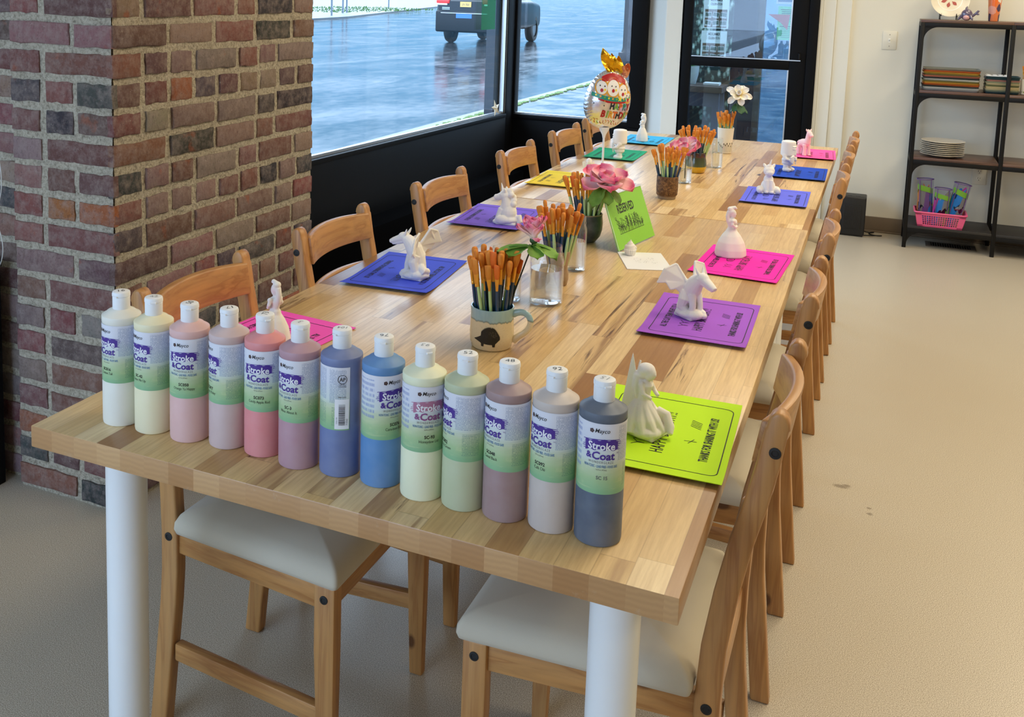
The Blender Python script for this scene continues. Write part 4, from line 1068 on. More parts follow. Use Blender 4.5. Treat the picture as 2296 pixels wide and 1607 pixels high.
def brush_proto(kind, hand):
    """lies along +z, tip up; handle 0..; total .19"""
    k = (kind, hand)
    if k in BRUSH: return BRUSH[k]
    hm = {'navy': plain('navy lacquer', (20, 62, 98), .3, coat=.5), 'mint': plain('pale green lacquer', (188, 218, 150), .35, coat=.4), 'wood': plain('bare brush wood', (206, 164, 112), .5)}[hand]
    gold = plain('gold ferrule', (240, 176, 70), .34, .6)
    hair = {'a': mottled('orange hair', (230, 150, 54), (208, 118, 34), 220, .6, stretch=(1, 1, .1)), 'b': mottled('red orange hair', (238, 122, 36), (214, 92, 22), 220, .6, stretch=(1, 1, .1))}
    if 'hair' not in BRUSH: BRUSH['hair'] = hair
    hair = BRUSH['hair']
    root = bpy.data.objects.new('paint_brush', None); COL.objects.link(root); root.empty_display_size = .02; root['category'] = 'brush'
    b = MB(); b.tube([(0, 0, z) for z in (0, .004, .04, .10, .125, .132)], [.0016, .0024, .0036, .0050, .0042, .0036] if kind != 'fine' else [.001, .0014, .002, .0028, .0024, .0022], 10)
    b.build('handle', hm, root, ang=60)
    b = MB()
    if kind == 'flat':
        b.add([], []); n = 12; rings = []
        for z, a, c in ((.128, .0036, .0036), (.136, .0038, .0038), (.150, .0060, .0034), (.160, .0072, .0026)): rings.append([(a * cos(2 * pi * q / n), c * sin(2 * pi * q / n), z) for q in range(n)])
        b.stack(rings)
    elif kind == 'fine': b.tube([(0, 0, z) for z in (.128, .136, .158)], [.0026, .0028, .0020], 10)
    else: b.tube([(0, 0, z) for z in (.128, .1285, .133, .1335, .136, .1365, .160)], [.0042, .0048, .0048, .0044, .0044, .0048, .0046], 12)
    b.build('ferrule', gold, root, ang=50)
    b = MB(); n = 12
    if kind == 'flat':
        rings = [[(a * cos(2 * pi * q / n), c * sin(2 * pi * q / n), z) for q in range(n)] for z, a, c in ((.156, .0066, .0026), (.168, .0082, .0040), (.180, .0092, .0040), (.188, .0094, .0030), (.1905, .0088, .0018))]
        b.stack(rings)
    elif kind == 'mop': b.tube([(0, 0, z) for z in (.156, .163, .173, .183, .1885, .192, .1932)], [.0044, .0066, .0088, .0102, .0098, .0074, .002], 14, squash=.72)
    elif kind == 'fine': b.tube([(0, 0, z) for z in (.156, .165, .176, .184)], [.0022, .0032, .0028, .0006], 10)
    elif kind == 'fan':
        rings = [[(a * cos(2 * pi * q / n), c * sin(2 * pi * q / n), z) for q in range(n)] for z, a, c in ((.156, .004, .003), (.166, .010, .0018), (.178, .017, .0012), (.186, .018, .0008), (.190, .010, .0005))]
        b.stack(rings)
    else: b.tube([(0, 0, z) for z in (.156, .166, .178, .186, .190, .1915)], [.0042, .0062, .0080, .0083, .0066, .002], 12, squash=.72)
    b.build('bristles', hair['b' if kind in ('flat',) and hand == 'navy' else 'a'], root, ang=60)
    BRUSH[k] = root; root['_used'] = 0
    return root
def fill_brushes(cx, cy, zb, rb, zr, rr, n, seed, cup, tip, spread=1.0, mix=None, flat=.3):
    """n brushes standing in a cup: feet inside radius rb at zb, passing the rim radius rr at zr, tips about tip above the table"""
    r = random.Random(seed); ga = 2.39996
    names = {'flat': 'flat', 'mop': 'round mop', 'round': 'round', 'fine': 'fine pointed', 'fan': 'fan shaped'}
    for i in range(n):
        f = sqrt((i + .5) / n); a = i * ga + seed
        hand = r.choice(mix or ['navy', 'navy', 'mint']); kind = r.choices(['mop', 'round', 'flat', 'fine'], [.34, .26, flat, .12])[0]
        if cup[1] and i == cup[1]: hand, kind = 'wood', 'fan'
        foot = V((cx + rb * f * .9 * cos(a + .25), cy + rb * f * .9 * sin(a + .25), TZ + zb))
        rim = V((cx + rr * f * cos(a), cy + rr * f * sin(a), TZ + zr))
        d = (rim - foot); d.normalize()
        d = (d + V((cos(a) * f * .05 * spread, sin(a) * f * .05 * spread, 0))).normalized()
        P = brush_proto(kind, hand)
        o = P if not P['_used'] else copy_tree(P); first = not P['_used']
        P['_used'] = 1
        Ltot = .19; want = (tip + r.uniform(-.016, .010) - .012 * f) ; base = foot
        s = max(.75, min(1.12, (want - zb) / (Ltot * d.z)))
        o.matrix_world = Matrix.Translation(base) @ V((0, 0, 1)).rotation_difference(d).to_matrix().to_4x4() @ Matrix.Rotation(r.uniform(0, 6.28) if kind != 'flat' else r.uniform(-.6, .6) - .4, 4, 'Z') @ Matrix.Scale(s, 4) @ Matrix.Diagonal((.80, .80, 1, 1))
        hn = {'navy': 'navy blue', 'mint': 'pale green', 'wood': 'bare wood'}[hand]
        o['label'] = '%s brush with %s handle standing in the %s' % (names[kind], hn, cup[0]); o['group'] = 'paint brushes in the ' + cup[0]
        if '_used' in o.keys() and o is not P: del o['_used']

def make_cups():
    # mug with hedgehog
    n = NT('cream speckled glaze'); co = n.coord(); x, y, z = n.sep(co)
    dr = n.noise(n.comb(n.ma('MULTIPLY', x, 60.0), n.ma('MULTIPLY', y, 60.0), 0.0), 1.0, 2.0)
    drip = n.rng(n.ma('ADD', z, n.ma('MULTIPLY', dr, .014)), .0690, .0700)
    sp = n.noise(co, 420.0, 2.0); edge = n.ma('MULTIPLY', n.rng(n.ma('ADD', z, n.ma('MULTIPLY', dr, .014)), .0665, .0690), n.rng(n.ma('ADD', z, n.ma('MULTIPLY', dr, .014)), .0690, .0720, 1.0, 0.0))
    col = n.mix(n.rng(sp, .6, .72, 0, .4), lin((226, 208, 170)), lin((176, 148, 104)))
    blue = n.mix(n.noise(n.scale(co, (1, 1, .3)), 90.0, 3.0), lin((136, 170, 176)), lin((176, 200, 196)))
    col = n.mix(drip, col, blue); col = n.mix(n.ma('MULTIPLY', edge, .8), col, lin((92, 112, 108)))
    mug_m = n.done(n.bsdf(col=col, rough=.22, spec=.5, coat=.3))
    t = thing('mug', 'cream mug with blue drip rim and a black hedgehog, full of brushes', 'mug', (.535, .720, TZ))
    R = .0445
    b = MB(); b.lathe([(.030, .0), (.039, .0008), (.0415, .004), (.042, .009), (.0445, .013), (.0455, .03), (.0445, .055), (.0440, .075), (.0445, .083), (.0440, .086), (.0420, .0862), (.0405, .083), (.0400, .06), (.041, .03), (.039, .010), (.02, .008)], 56)
    # hedgehog print: spiny outline on the side that faces the bottles
    a0 = radians(-67 - 14); cyl = lambda u, v, o=.0003: ((.0455 + o) * cos(a0 + u / .0455), (.0455 + o) * sin(a0 + u / .0455), v)
    r = random.Random(8)
    def hog(s_, v):
        # silhouette from nose (s=0) to rump (s=1)
        u = -.0300 + .0560 * s_
        if s_ < .30:
            q = s_ / .30; hi = .0252 + .0012 + .0085 * q ** 1.3; lo = .0245 - .0055 * q ** 1.4
        else:
            q = (s_ - .30) / .70; sp = .0030 if int(s_ * 70) % 2 else 0
            hi = .0330 + .0190 * max(0, sin(pi * min(1, q * .86 + .10))) ** .7 + sp - .006 * max(0, q - .7) / .3; lo = .0190 - .002 * sin(pi * q) + .009 * max(0, q - .72) / .28
            for c0, c1 in ((.02, .15), (.60, .74)):
                if c0 < q < c1: lo = .0125
        return cyl(u, lo + (hi - lo) * v, .0003)
    b.sheet(hog, 70, 6, 1)
    for k in range(46):
        a = r.uniform(.25, 2.9); q = r.uniform(.35, .92); ux = .006 + .016 * q * cos(a); vv = .0300 + .017 * q * sin(a)
        l = .0026; b.add([cyl(ux, vv, .0005), cyl(ux + .0004, vv - .0003, .0005), cyl(ux + l * cos(a) + .001, vv + l * sin(a) * .5, .0005)], [(0, 1, 2)], 2)
    b.build('mug_body', [mug_m, plain('hedgehog black', (22, 20, 18), .4), plain('quill grey', (120, 110, 96), .5)], t, ang=50)
    ha = radians(8)
    hp = bez((.043, 0, .072), (.072, 0, .092), (.096, 0, .058), (.066, 0, .034), 12) + bez((.066, 0, .034), (.056, 0, .027), (.05, 0, .022), (.0445, 0, .016), 6)[1:]
    b = MB(); b.tube(hp, [.0075 - .0022 * sin(pi * i / (len(hp) - 1)) * .6 for i in range(len(hp))], 12, squash=.75, up=(0, 1, 0))
    b.v = [Matrix.Rotation(ha, 3, 'Z') @ p for p in b.v]; b.build('mug_handle', mug_m, t)
    fill_brushes(.535, .720, .010, .030, .083, .0325, 36, 3, ('hedgehog mug', 0), .205, 1.6)
    # little tan waisted cup
    t = thing('cup', 'small tan waisted pottery cup behind the big jar', 'cup', (.523, 1.216, TZ))
    tan = mottled('tan glaze', (176, 148, 116), (140, 112, 82), 24, .35)
    b = MB(); b.lathe([(.022, 0), (.0255, .002), (.029, .016), (.0285, .030), (.0255, .042), (.0265, .055), (.0305, .072), (.0310, .086), (.0300, .0885), (.0275, .087), (.0270, .07), (.023, .05), (.022, .042), (.024, .02), (.018, .008)], 40)
    b.build('cup_body', tan, t, ang=60)
    b = MB(); b.tube([(.0262 * cos(-.9), .0262 * sin(-.9), .078) if False else ((.031 - .004 * sin(k * .33)) * cos(-.85 + .05 * sin(k)), (.031 - .004 * sin(k * .33)) * sin(-.85 + .05 * sin(k)), .066 - .006 * k) for k in range(9)], [.0022] * 8 + [.0032], 8)
    b.build('glaze_drip', plain('brown glaze', (104, 78, 50), .3), t)
    fill_brushes(.523, 1.216, .010, .016, .086, .024, 27, 7, ('tan waisted cup', 0), .206, 2.4, ['navy', 'navy', 'navy', 'mint'], .18)
    # grey bowl vase
    t = thing('vase', 'dark grey rounded pottery vase holding brushes behind the sign', 'vase', (.466, 1.690, TZ))
    gz = mottled('slate glaze', (92, 96, 92), (60, 62, 58), 30, .3)
    b = MB(); b.lathe([(.024, 0), (.030, .002), (.042, .018), (.0475, .038), (.0485, .058), (.0465, .076), (.0465, .083), (.0455, .0845), (.0435, .083), (.044, .06), (.042, .035), (.03, .012), (.02, .010)], 48)
    b.build('vase_body', gz, t, ang=60)
    b = MB(); b.lathe([(.0462, .0815), (.0472, .083), (.0465, .0852), (.0440, .0852)], 48, cap=(False, False)); b.build('rim', plain('tan rim', (150, 128, 96), .4), t)
    fill_brushes(.466, 1.690, .012, .026, .082, .038, 32, 5, ('grey vase', 0), .200, 1.5, ['navy', 'mint', 'mint', 'navy'], .34)
    # brown bark cup
    n = NT('bark textured stoneware'); co = n.coord(); v = n.noise(co, 70.0, 5.0, .7, 1.5); q = n.sep(co)[2]
    col = n.ramp(v, [(.35, lin((58, 36, 20))), (.5, lin((112, 78, 46))), (.66, lin((150, 112, 70)))]); col = n.mix(n.rng(q, .010, .013, 1.0, 0.0), col, lin((148, 128, 102)))
    bark = n.done(n.bsdf(col=col, rough=.55, spec=.35, nrm=n.bump(v, .9, .004)))
    t = thing('cup', 'rough brown bark textured cup with brushes and a fan brush', 'cup', (.553, 2.460, TZ))
    b = MB(); b.lathe([(.028, 0), (.0315, .001), (.0325, .010), (.037, .016), (.0385, .04), (.0380, .066), (.0382, .080), (.0372, .083), (.0350, .082), (.035, .05), (.034, .02), (.02, .010)], 44); b.build('cup_body', bark, t, ang=60)
    fill_brushes(.553, 2.460, .012, .020, .080, .031, 27, 9, ('brown bark cup', 20), .192, 1.5, ['navy', 'navy', 'navy', 'mint'], .12)
    # green and yellow pot
    n = NT('green over yellow glaze'); co = n.coord(); z = n.ma('ADD', n.ma('MULTIPLY', n.sep(co)[2], 1.1), n.ma('MULTIPLY', n.noise(co, 40.0, 3.0), .012))
    col = n.ramp(n.ma('MULTIPLY', z, 10.0), [(.34, lin((206, 162, 28))), (.38, lin((70, 82, 48))), (.76, lin((58, 66, 42))), (.80, lin((84, 46, 24))), (.98, lin((60, 32, 20)))])
    t = thing('pot', 'round pot glazed yellow below and dark green above, holding brushes', 'pot', (.552, 3.075, TZ))
    b = MB(); b.lathe([(.030, 0), (.037, .003), (.0420, .02), (.0428, .034), (.0405, .052), (.0380, .064), (.0385, .076), (.039, .084), (.0375, .0855), (.0360, .083), (.035, .064), (.038, .035), (.032, .012), (.02, .008)], 48); b.build('pot_body', n.done(n.bsdf(col=col, rough=.18, spec=.5, coat=.4)), t, ang=60)
    fill_brushes(.552, 3.075, .012, .020, .080, .032, 34, 12, ('green and yellow pot', 0), .190, 3.0, ['navy', 'navy', 'mint'], .05)
    # white cup with printed stalks
    t = thing('cup', 'tall white cup with printed plant stalks near the door', 'cup', (.582, 3.685, TZ))
    b = MB(); prof = [(.025, 0), (.029, .001), (.0305, .006), (.0375, .118), (.0370, .1205), (.0345, .119), (.029, .02), (.02, .01)]
    b.lathe(prof, 40); r = random.Random(6)
    for k in range(14):
        a = radians(-150 + 12 * k); h = r.uniform(.018, .042); R0 = lambda z: .0305 + (.0375 - .0305) * (z - .006) / .112 + .0004
        for q in range(6):
            z0 = .008 + h * q / 6; z1 = .008 + h * (q + 1) / 6; w = .02
            b.add([(R0(z0) * cos(a - w), R0(z0) * sin(a - w), z0), (R0(z0) * cos(a + w), R0(z0) * sin(a + w), z0), (R0(z1) * cos(a + w * .7), R0(z1) * sin(a + w * .7), z1), (R0(z1) * cos(a - w * .7), R0(z1) * sin(a - w * .7), z1)], [(0, 1, 2, 3)], 1)
        z = .008 + h
        b.add([(R0(z) * cos(a - .08), R0(z) * sin(a - .08), z), (R0(z) * cos(a + .08), R0(z) * sin(a + .08), z), (R0(z + .008) * cos(a + .05), R0(z + .008) * sin(a + .05), z + .008), (R0(z + .008) * cos(a - .05), R0(z + .008) * sin(a - .05), z + .008)], [(0, 1, 2, 3)], 1)
    b.build('cup_body', [plain('ivory glaze', (228, 222, 206), .3), plain('sepia print', (92, 80, 64), .5)], t, ang=60)
    fill_brushes(.582, 3.685, .012, .020, .118, .031, 20, 15, ('tall white cup', 0), .197, .6, ['mint', 'mint', 'navy'], .1)
    # jars
    make_jar('glass_jar', 'large glass jar half full of water beside the hedgehog mug', .545, 1.054, .0400, .140, .60)
    make_jar('glass_jar', 'glass jar mostly hidden between the brush mug and the large jar', .452, 1.030, .0380, .128, .45)
    make_jar('glass_jar', 'glass jar of water in front of the grey vase', .526, 1.365, .0285, .146, .55)
    make_jar('glass_jar', 'small ribbed water jar between brown cup and green pot', .556, 2.800, .0265, .110, .5)
    make_jar('glass_jar', 'small ribbed jar in front of the tall white cup', .612, 3.240, .0240, .128, .5)

def m_petal(name, c0, c1, c2):
    n = NT(name); u = n.sep(n.uv()); k = n.noise(n.coord(), 60.0, 3.0); t = n.ma('ADD', u[0], n.ma('MULTIPLY', n.ma('SUBTRACT', k, .5), .25))
    return n.done(n.bsdf(col=n.ramp(t, [(0.15, lin(c0)), (.72, lin(c1)), (1.05 if False else 1.0, lin(c2))]), rough=.6, spec=.25, sss=.1))
def petal(b, base, az, tilt, L, Wd, curl, ruf=0.0, seed=0):
    """petal leaving base at azimuth az, tilt from vertical, cupped; curl bends it outward toward the tip"""
    r = Matrix.Rotation(az, 3, 'Z')
    def fn(u, v):
        s = u; w = Wd * min(1.0, (.25 + 1.05 * s)) * sqrt(max(0.0, 1 - max(0, (s - .62) / .38) ** 2.2)) * (v - .5) * 2
        a = tilt + curl * s; rad = L * (sin(tilt) * s + .5 * curl * s * s * cos(tilt)); h = L * (cos(tilt) * s - .5 * curl * s * s * sin(tilt))
        cup = -(2 * v - 1) ** 2 * Wd * .45
        x = rad + cup * cos(a) ; z = h - cup * sin(a) + ruf * sin(v * 17 + seed) * s * s
        return V(base) + r @ V((x, w, z))
    b.sheet(fn, 10, 10, 0, .0006, lambda u, v: (u, v))
def leaf3(b, base, az, L, droop, lobes=3):
    r = Matrix.Rotation(az, 3, 'Z')
    def one(da, l, w):
        rr = Matrix.Rotation(az + da, 3, 'Z')
        def fn(u, v):
            q = w * (.3 + .9 * u) * sqrt(max(0, 1 - max(0, (u - .55) / .45) ** 2)) * (1 + .06 * sin(u * 22)) * (v - .5) * 2
            return V(base) + rr @ V((l * u, q, -droop * l * u * u + .10 * l * abs(2 * v - 1)))
        b.sheet(fn, 10, 6, 0, .0006)
    one(0, L, L * .42)
    if lobes > 1: one(.80, L * .82, L * .34); one(-.80, L * .82, L * .34)
def make_flowers():
    pinkm = m_petal('pink silk petal', (252, 232, 214), (250, 188, 196), (236, 84, 134)); white = m_petal('cream silk petal', (240, 214, 120), (248, 240, 228), (250, 246, 240))
    grn = mottled('silk leaf green', (104, 150, 52), (126, 168, 66), 40, .6); stem = plain('dark stem', (26, 34, 22), .5); cal = plain('calyx green', (48, 78, 36), .6)
    dkg = plain('deep leaf green', (40, 84, 48), .6)
    def flower(label, foot, head, whorls, mat, leaves, lm=None, hd=V((0, 0, 1)), heart=None):
        t = thing('silk_flower', label, 'flower', foot, 0, 'silk flowers along the table middle')
        f0 = V(foot); h = V(head) - f0
        b = MB(); b.tube(bez((0, 0, 0), h * .35 + V((0, 0, .01)), h * .7, h, 10), .0016, 8); b.build('stem', stem, t)
        b = MB(); b.ell(h, (.009, .009, .007), n=12, m=8); b.build('calyx', cal, t)
        b = MB(); k0 = 0
        Rm = V((0, 0, 1)).rotation_difference(V(hd).normalized()).to_matrix()
        for (n, tilt, L, Wd, curl, z) in whorls:
            for k in range(n):
                bb = MB(); petal(bb, (0, 0, z), 2 * pi * k / n + k0 * .7, tilt + .12 * sin(k * 3 + k0), L * (1 + .12 * sin(k * 5 + k0)), Wd, curl, .003, k)
                b0 = len(b.v); i0 = len(b.f)
                b.v += [h + Rm @ p for p in bb.v]; b.f += [[b0 + q for q in f] for f in bb.f]; b.mi += bb.mi
                for i, c in bb.uv.items(): b.uv[i0 + i] = c
            k0 += 1
        b.build('petals', mat, t, ang=180)
        if heart: bb = MB(); bb.ell(h + Rm @ V((0, 0, .010)), (.007, .007, .008), n=10, m=6); bb.build('flower_heart', heart, t)
        for (p, az, L, dr, nl) in leaves:
            bb = MB(); leaf3(bb, V(p) - f0, az, L, dr, nl); bb.build('leaf', lm or grn, t, ang=60)
        return t
    # tulip-like pink flower rising from the hedgehog mug
    flower('pink silk flower with two broad green leaves rising from the hedgehog mug', (.552, .726, TZ + .03), (.6080, .750, .975),
        [(3, .10, .034, .014, .15, .004), (5, .32, .044, .016, .25, .002), (6, .55, .048, .013, .35, 0), (2, 1.25, .046, .010, .3, 0)], pinkm,
        [((.5965, .745, .958), radians(195), .062, .25, 3), ((.604, .752, .962), radians(-12), .058, .35, 3)], hd=V((-.10, -.05, 1)))
    flower('large open pink silk bloom above the grey vase', (.480, 1.690, TZ + .03), (.5330, 1.635, .930),
        [(3, .40, .038, .026, .6, .006), (4, .85, .060, .036, .5, .003), (5, 1.25, .074, .038, .45, 0)], pinkm,
        [((.531, 1.640, .925), radians(-110), .060, .9, 3), ((.533, 1.638, .922), radians(-20), .05, .8, 1)], hd=V((.12, -.25, 1)))
    flower('pink silk bloom drooping beside the green and yellow pot', (.556, 2.800, TZ + .02), (.5450, 2.865, .862),
        [(4, .5, .036, .024, .5, .004), (5, 1.0, .058, .034, .4, 0), (5, 1.2, .062, .034, .4, 0)], pinkm, [((.553, 2.806, .800), radians(150), .02, .5, 1)], hd=V((-.35, -.55, .8)))
    flower('white silk flower with pink heart standing in the tall white cup', (.586, 3.690, TZ + .05), (.6330, 3.660, 1.025),
        [(4, .25, .030, .012, .4, .006), (5, .8, .046, .017, .7, .003), (5, 1.35, .054, .016, .9, 0)], white,
        [((.630, 3.668, .985), radians(-60), .05, .9, 3), ((.628, 3.668, .975), radians(-10), .05, .7, 3), ((.626, 3.67, .97), radians(200), .03, .9, 1)], lm=dkg, hd=V((.1, -.8, .55)), heart=plain('rose heart', (226, 140, 150), .6))
# ------------------------------------------------------------------ bisque figurines (each one continuous cast piece)
BIS = None
def figure(label, mb, x, y, rz, vox=.0014, s=1.0, z=.0022, mat=None):
    global BIS
    if BIS is None:
        n = NT('unpainted bisque'); co = n.coord()
        BIS = n.done(n.bsdf(col=lin((238, 233, 226)), rough=.75, spec=.25, sss=.05, nrm=n.bump(n.noise(co, 700.0, 2.0), .05, .0003)))
    o = mb.build('figurine', mat or BIS, remesh=vox)
    o.location = (x, y, TZ + z); o.rotation_euler = (0, 0, radians(rz)); o.scale = (s, s, s)
    return tag(o, label, 'figurine', 'unpainted ceramic figurines')
def rot(ax, deg): return Matrix.Rotation(radians(deg), 3, ax)
def plate(b, poly, th):
    """thick flat shape from 3-D outline points"""
    P = [V(p) for p in poly]; nrm = V((0, 0, 0))
    for i in range(len(P)): nrm += (P[i] - P[0]).cross(P[(i + 1) % len(P)] - P[0])
    nrm.normalize(); n = len(P)
    b.add([p + nrm * th / 2 for p in P] + [p - nrm * th / 2 for p in P], [tuple(range(n)), tuple(range(2 * n - 1, n - 1, -1))] + [((i + 1) % n, i, n + i, n + (i + 1) % n) for i in range(n)])
def dragon():
    b = MB()
    b.ell((0, 0, .009), (.034, .030, .012)); b.ell((-.010, .010, .012), (.024, .020, .014)); b.ell((.014, -.006, .010), (.022, .020, .012)); b.ell((.024, .010, .008), (.012, .010, .008))
    b.box(-.026, .026, -.022, .022, 0, .006)
    for s in (-1, 1):
        b.tube([(.004, s * .012, .010), (-.008, s * .016, .024), (-.002, s * .016, .040), (-.006, s * .010, .056)], [.010, .0115, .0135, .013], 12)
        b.tube([(.016, s * .010, .016), (.016, s * .0095, .032), (.010, s * .008, .052)], [.0075, .0070, .0090], 10)
        b.ell((.020, s * .012, .014), (.012, .0075, .006))
    b.tube([(-.010, 0, .030), (-.004, 0, .048), (.004, 0, .066), (.014, 0, .080), (.026, 0, .090)], [.0165, .0195, .0195, .0165, .0120], 16)
    b.tube([(-.014, .006, .03), (-.028, .014, .022), (-.028, -.004, .018), (-.014, -.022, .016)], [.012, .010, .008, .004], 10)
    # head
    b.ell((.032, 0, .092), (.0145, .0115, .0110)); b.tube([(.030, 0, .092), (.046, 0, .086), (.060, 0, .080), (.068, 0, .0765)], [.0115, .0094, .0078, .0055], 14, squash=.85)
    b.tube([(.032, 0, .084), (.048, 0, .077), (.062, 0, .073)], [.0075, .0055, .004], 10)
    for s in (-1, 1):
        b.tube([(.026, s * .006, .098), (.022, s * .009, .106), (.019, s * .011, .114)], [.0040, .0030, .0010], 8)
        b.ell((.038, s * .0075, .094), (.004, .002, .0025)); b.ell((.059, s * .003, .079), (.002, .0015, .0015))
        for k in range(3): b.ell((.027 - .002 * k, s * .0095, .090 - .005 * k), (.004, .003, .003))
        # wing: shoulder, wrist, fingers
        S = V((-.004, s * .010, .074)); W = V((-.022, s * .026, .112)); T1 = V((-.030, s * .070, .074)); T2 = V((-.014, s * .046, .060)); T3 = V((-.008, s * .022, .050))
        m1 = (T1 + T2) / 2 + V((0, -s * .004, .010)); m2 = (T2 + T3) / 2 + V((0, 0, .006))
        md = W.lerp(T1, .5) + V((0, s * .006, .010))
        for tri in ((S, W, md), (S, md, T1), (S, T1, m1), (S, m1, T2), (S, T2, m2), (S, m2, T3)): plate(b, tri, .0038)
        b.tube([S, S.lerp(W, .5), W], [.0050, .0036, .0030], 8); b.tube([W, W.lerp(T1, .5) + V((0, s * .006, .010)), T1], [.0030, .0026, .0014], 8); b.tube([W, m1, T2], [.0022, .0018, .0012], 8)
    return b
def lady(hair=True, lean=0.0, folds=7, base=.043, top=.140):
    b = MB(); n = 66; rings = []
    k = top / .140
    for z, r, q in ((0, base * .97, .030), (.004, base, .030), (.02, base * .965, .028), (.04, base * .83, .024), (.058, base * .60, .018), (.070, base * .38, .012), (.077, .0125, .004), (.082, .0105, 0), (.090, .0122, 0), (.098, .0140, 0), (.103, .0120, 0), (.106, .0060, 0), (.112, .0046, 0)):
        rings.append([((r * (1 + q * cos(folds * t + z * 30)) * cos(t)), (r * (1 + q * cos(folds * t + z * 30)) * (.94 if z < .08 else .72) * sin(t)) , z * k) for t in [2 * pi * i / n for i in range(n)]])
    b.stack(rings)
    z = lambda v: v * k
    b.ell((.001, 0, z(.120)), (.0092, .0082, .0112)); b.ell((.0092, 0, z(.1185)), (.002, .0016, .002)); b.ell((.006, 0, z(.112)), (.0035, .004, .003))
    b.ell((-.003, 0, z(.125)), (.0105, .0100, .0100)); b.ell((-.007, 0, z(.133)), (.0080, .0085, .0070)); b.tube([(-.004, 0, z(.136)), (.006, 0, z(.138)), (.011, 0, z(.134))], [.005, .0048, .002], 10)
    b.tube([(-.009, 0, z(.126)), (-.0125, 0, z(.112)), (-.011, 0, z(.098)), (-.009, 0, z(.088))], [.0070, .0066, .0055, .003], 12)
    for s in (-1, 1):
        b.tube([(0, s * .0115, z(.101)), (-.001, s * .0170, z(.091)), (.008, s * .0125, z(.083)), (.014, s * .003, z(.085))], [.0048, .0040, .0034, .0030], 10)
        b.ell((0, s * .013, z(.101)), (.0055, .0058, .0055)); b.ell((.0085, s * .0045, z(.0955)), (.0048, .0045, .0045))
    b.tube([(-.003, base * .5, z(.055)), (.012, base * .78, z(.030)), (.010, base * .9, z(.006))], [.003, .004, .003], 8)
    return b
def unicorn():
    b = MB()
    b.ell((0, 0, .014), (.040, .034, .016)); b.box(-.032, .032, -.026, .026, 0, .006); b.ell((-.004, 0, .035), (.027, .025, .032)); b.ell((.002, 0, .055), (.021, .019, .024))
    for s in (-1, 1):
        b.ell((.012, s * .024, .016), (.022, .012, .015)); b.ell((.030, s * .018, .008), (.014, .010, .008)); b.tube([(.018, s * .009, .05), (.026, s * .009, .026), (.032, s * .009, .008)], [.010, .009, .0085], 12)
    b.tube([(.002, 0, .060), (.004, 0, .076), (.008, 0, .088)], [.019, .0165, .0150], 14)
    b.ell((.010, 0, .092), (.019, .0165, .016)); b.tube([(.014, 0, .091), (.030, 0, .085), (.038, 0, .083)], [.0140, .0108, .0085], 14); b.ell((.039, 0, .084), (.0075, .0095, .0085))
    b.tube([(.028, 0, .0785), (.042, 0, .078)], [.006, .0045], 8)
    for s in (-1, 1):
        b.tube([(.008, s * .010, .104), (.008, s * .013, .112), (.010, s * .015, .118)], [.0055, .0050, .0012], 8); b.ell((.021, s * .0125, .0945), (.0036, .0022, .0048)); b.ell((.0435, s * .0045, .087), (.0015, .0015, .0015))
    b.tube([(.017, 0, .103), (.020, 0, .118), (.023, 0, .132)], [.0050, .0036, .0008], 10)
    for k in range(7):
        t = k / 6; b.ell((-.006 - .014 * sin(t * 2.6), .006 * sin(k * 2), .106 - .060 * t), (.0105, .0100, .0105))
    b.tube([(-.024, 0, .020), (-.042, .006, .026), (-.046, .012, .012), (-.038, .016, .004)], [.009, .009, .008, .004], 10)
    return b
def baby_unicorn():
    b = MB()
    b.ell((0, 0, .026), (.026, .027, .028)); b.ell((.002, 0, .048), (.019, .019, .026)); b.box(-.020, .026, -.030, .030, 0, .004)
    for s in (-1, 1):
        b.ell((.010, s * .030, .014), (.018, .0145, .0145)); b.ell((.026, s * .034, .012), (.010, .010, .012)); b.tube([(.014, s * .008, .050), (.022, s * .0085, .024), (.024, s * .009, .006)], [.0095, .0085, .0100], 12); b.ell((.026, s * .010, .007), (.011, .0095, .007))
    b.ell((.004, 0, .086), (.021, .0215, .020)); b.ell((.017, 0, .080), (.0135, .0155, .0125)); b.ell((.010, 0, .070), (.012, .012, .010))
    for s in (-1, 1):
        b.tube([(.000, s * .013, .100), (-.002, s * .018, .108), (-.001, s * .021, .114)], [.0065, .0060, .0020], 10); b.ell((.017, s * .0115, .092), (.0036, .0036, .0046)); b.ell((.029, s * .005, .083), (.0015, .0018, .0018))
    b.ell((.004, 0, .105), (.011, .010, .007)); b.tube([(.006, 0, .104), (.007, .003, .116), (.008, .006, .131)], [.0052, .0040, .0022], 10)
    for k in range(6): b.ell((-.014 - .003 * sin(k), .004 * cos(k * 2), .100 - .012 * k), (.009, .008, .009))
    b.tube([(-.022, 0, .018), (-.036, .006, .020), (-.040, .010, .008)], [.008, .008, .004], 10)
    return b
